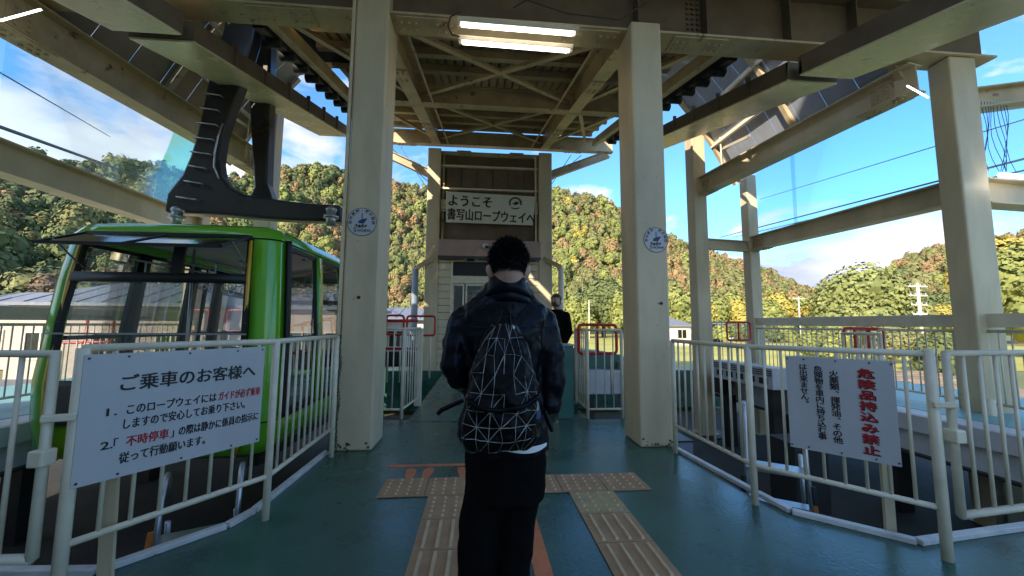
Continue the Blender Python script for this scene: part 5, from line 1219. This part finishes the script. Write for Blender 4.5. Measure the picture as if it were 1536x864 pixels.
knd = ['dark evergreen tree', 'mid green tree', 'olive green tree', 'yellow-green tree', 'orange-leaved tree', 'rust-brown tree', 'golden tree', 'bare grey-brown tree']
for (x, y, z, sz, az, r_, tt) in near:
    o = bpy.data.objects.new('hillside_tree', random.choice(treeme)); COL.objects.link(o); o.location = (x, y, z-.3*sz); o.scale = (sz, sz, sz*rng.uniform(1.0, 1.35)); o.rotation_euler[2] = rng.uniform(0, 6.28)
    mi = pick_mat(az, tt, x, y); o.material_slots[0].link = 'OBJECT'; o.material_slots[0].material = LEAF[mi]
    wh = 'on the far left hillside' if az < -.75 else 'on the hillside behind the gondola' if az < -.3 else 'on the hillside behind the station wall' if az < .12 else 'on the hillside right of the station wall' if az < .42 else 'at the foot of the far right hill'
    tag(o, knd[mi]+' low '+wh, 'tree', 'trees at the foot of the autumn hillside')
V_, LT, VI, MI = [], [], [], []; base = 0
for (x, y, z, sz, az, r_, tt) in far:
    vs, ln, vi = cvf[rng.integers(NV)]; a = rng.uniform(0, 6.28); ca, sa = math.cos(a), math.sin(a)
    q = vs@np.array([[ca, sa, 0], [-sa, ca, 0], [0, 0, rng.uniform(1.0, 1.35)]])*sz+np.array([x, y, z-.3*sz]); V_.append(q); LT.append(ln); VI.append(np.array(vi)+base); base += len(vs); MI.append(np.full(len(ln), pick_mat(az, tt, x, y)))
V_ = np.concatenate(V_); LT = np.concatenate([np.array(l_) for l_ in LT]); VI = np.concatenate(VI); MI = np.concatenate(MI)
me = bpy.data.meshes.new('hillside_forest'); me.vertices.add(len(V_)); me.vertices.foreach_set('co', V_.ravel().astype(np.float32)); me.loops.add(len(VI)); me.loops.foreach_set('vertex_index', VI.astype(np.int32))
me.polygons.add(len(LT)); me.polygons.foreach_set('loop_start', np.concatenate([[0], np.cumsum(LT)[:-1]]).astype(np.int32))
for m_ in LEAF: me.materials.append(m_)
me.polygons.foreach_set('material_index', MI.astype(np.int32)); me.update(calc_edges=True); me.validate()
tag(link('hillside_forest', me), 'autumn forest of green, orange and brown crowns covering the hills', 'forest', kind='stuff')
# foreground trees
def tree(px, py, Y, rad, tall, mi, lb, nleaf=2600, cat='tree', group=None, nb=22, lsz=.055, seed=0, th=.5, zs_=1.0):
    b0 = P(px, py, Y=Y); t = thing('tree', (b0[0], Y, GZ), lb, cat, group)
    vs, fs = crown_np(seed+500, nleaf, nb, lsz, tall); vs = vs*rad; z0 = rad*tall*0.0+th
    mb = MB(); mb.v = [(v[0]+b0[0], v[1]+Y, v[2]*zs_+GZ+z0) for v in vs]; mb.f = fs
    me = bpy.data.meshes.new('crown'); me.from_pydata(mb.v, [], mb.f); me.materials.append(LEAF[mi]); me.update(); link('crown', me, t)
    tb = trunk_mb(rad*tall*.75+th, rad*.07, 6, seed, 9); tb.v = [(v[0]+b0[0], v[1]+Y, v[2]+GZ) for v in tb.v]; tb.build('trunk', M['bark'], t)
tree(1292, 480, 42, 6.0, 1.0, 8, 'big round olive-green tree beside the utility pole', 22000, nb=60, lsz=.026, seed=1, th=.3, zs_=.98)
tree(1395, 500, 50, 4.2, 1.2, 1, 'dark green tree just left of the broad column', 9000, seed=2, lsz=.033)
tree(1420, 500, 46, 2.9, 1.3, 6, 'yellow tree touching the left edge of the broad column', 6000, seed=3, lsz=.035)
tree(1560, 480, 30, 5.0, 1.35, 3, 'bright yellow-green tree at the right edge of the frame', 16000, nb=30, lsz=.028, seed=4)
tree(1525, 480, 60, 8.5, 1.5, 6, 'golden tree rising behind the green one at the right edge', 9000, seed=9, lsz=.04)
tree(905, 485, 85, 6.0, 1.5, 1, 'large pale green tree at the hill foot between the columns', 7000, nb=30, seed=5, lsz=.04)
tree(868, 488, 80, 4.5, 1.3, 3, 'yellow-green tree at the field edge near the far column', 3000, seed=6)
tree(936, 488, 78, 4.5, 1.4, 3, 'yellow-green tree at the field edge by the right front column', 3000, seed=7)
for k in range(13):
    px = 1000+k*19; tree(px, 488, 95+rng.uniform(-8, 8), rng.uniform(4.5, 6.0), 1.35, 3 if k % 3 else 6, 'yellow-green bamboo clump in the band at the foot of the right hill', 1600, 'bamboo', 'bamboo clumps below the right hill', nb=14, lsz=.055, seed=20+k)
for k in range(9):
    px = 1010+k*24; tree(px, 492, 62+rng.uniform(-6, 6), rng.uniform(1.4, 2.4), 1.0, int(rng.choice([1, 2, 3])), 'low green bush at the far edge of the field', 900, 'bush', 'bushes at the far edge of the field', nb=8, lsz=.07, seed=50+k, th=0)
for k, (px, Y, rd, mi) in enumerate([(1250, 24, 1.5, 3), (1335, 26, 1.9, 2), (1410, 20, 1.5, 1), (1225, 30, 1.8, 3)]):
    tree(px, 500, Y, rd, 1.1, mi, ['yellow-green shrub seen through the right outer railing', 'olive shrub below the big round tree', 'green shrub left of the broad column behind the railing', 'pale shrub left of the big round tree'][k], 2600, 'shrub', None, 12, .045, 70+k, 0)
for k in range(12):
    px = -60+k*52; tree(px, 485, 62+rng.uniform(-8, 8), rng.uniform(4, 5.5), 1.25, int(rng.choice([0, 0, 1, 2, 5])), 'dark tree in the row behind the houses on the left', 4200, 'tree', 'trees behind the houses on the left', nb=16, lsz=.033, seed=90+k)
print('SCRIPT DONE objects', len(bpy.data.objects))
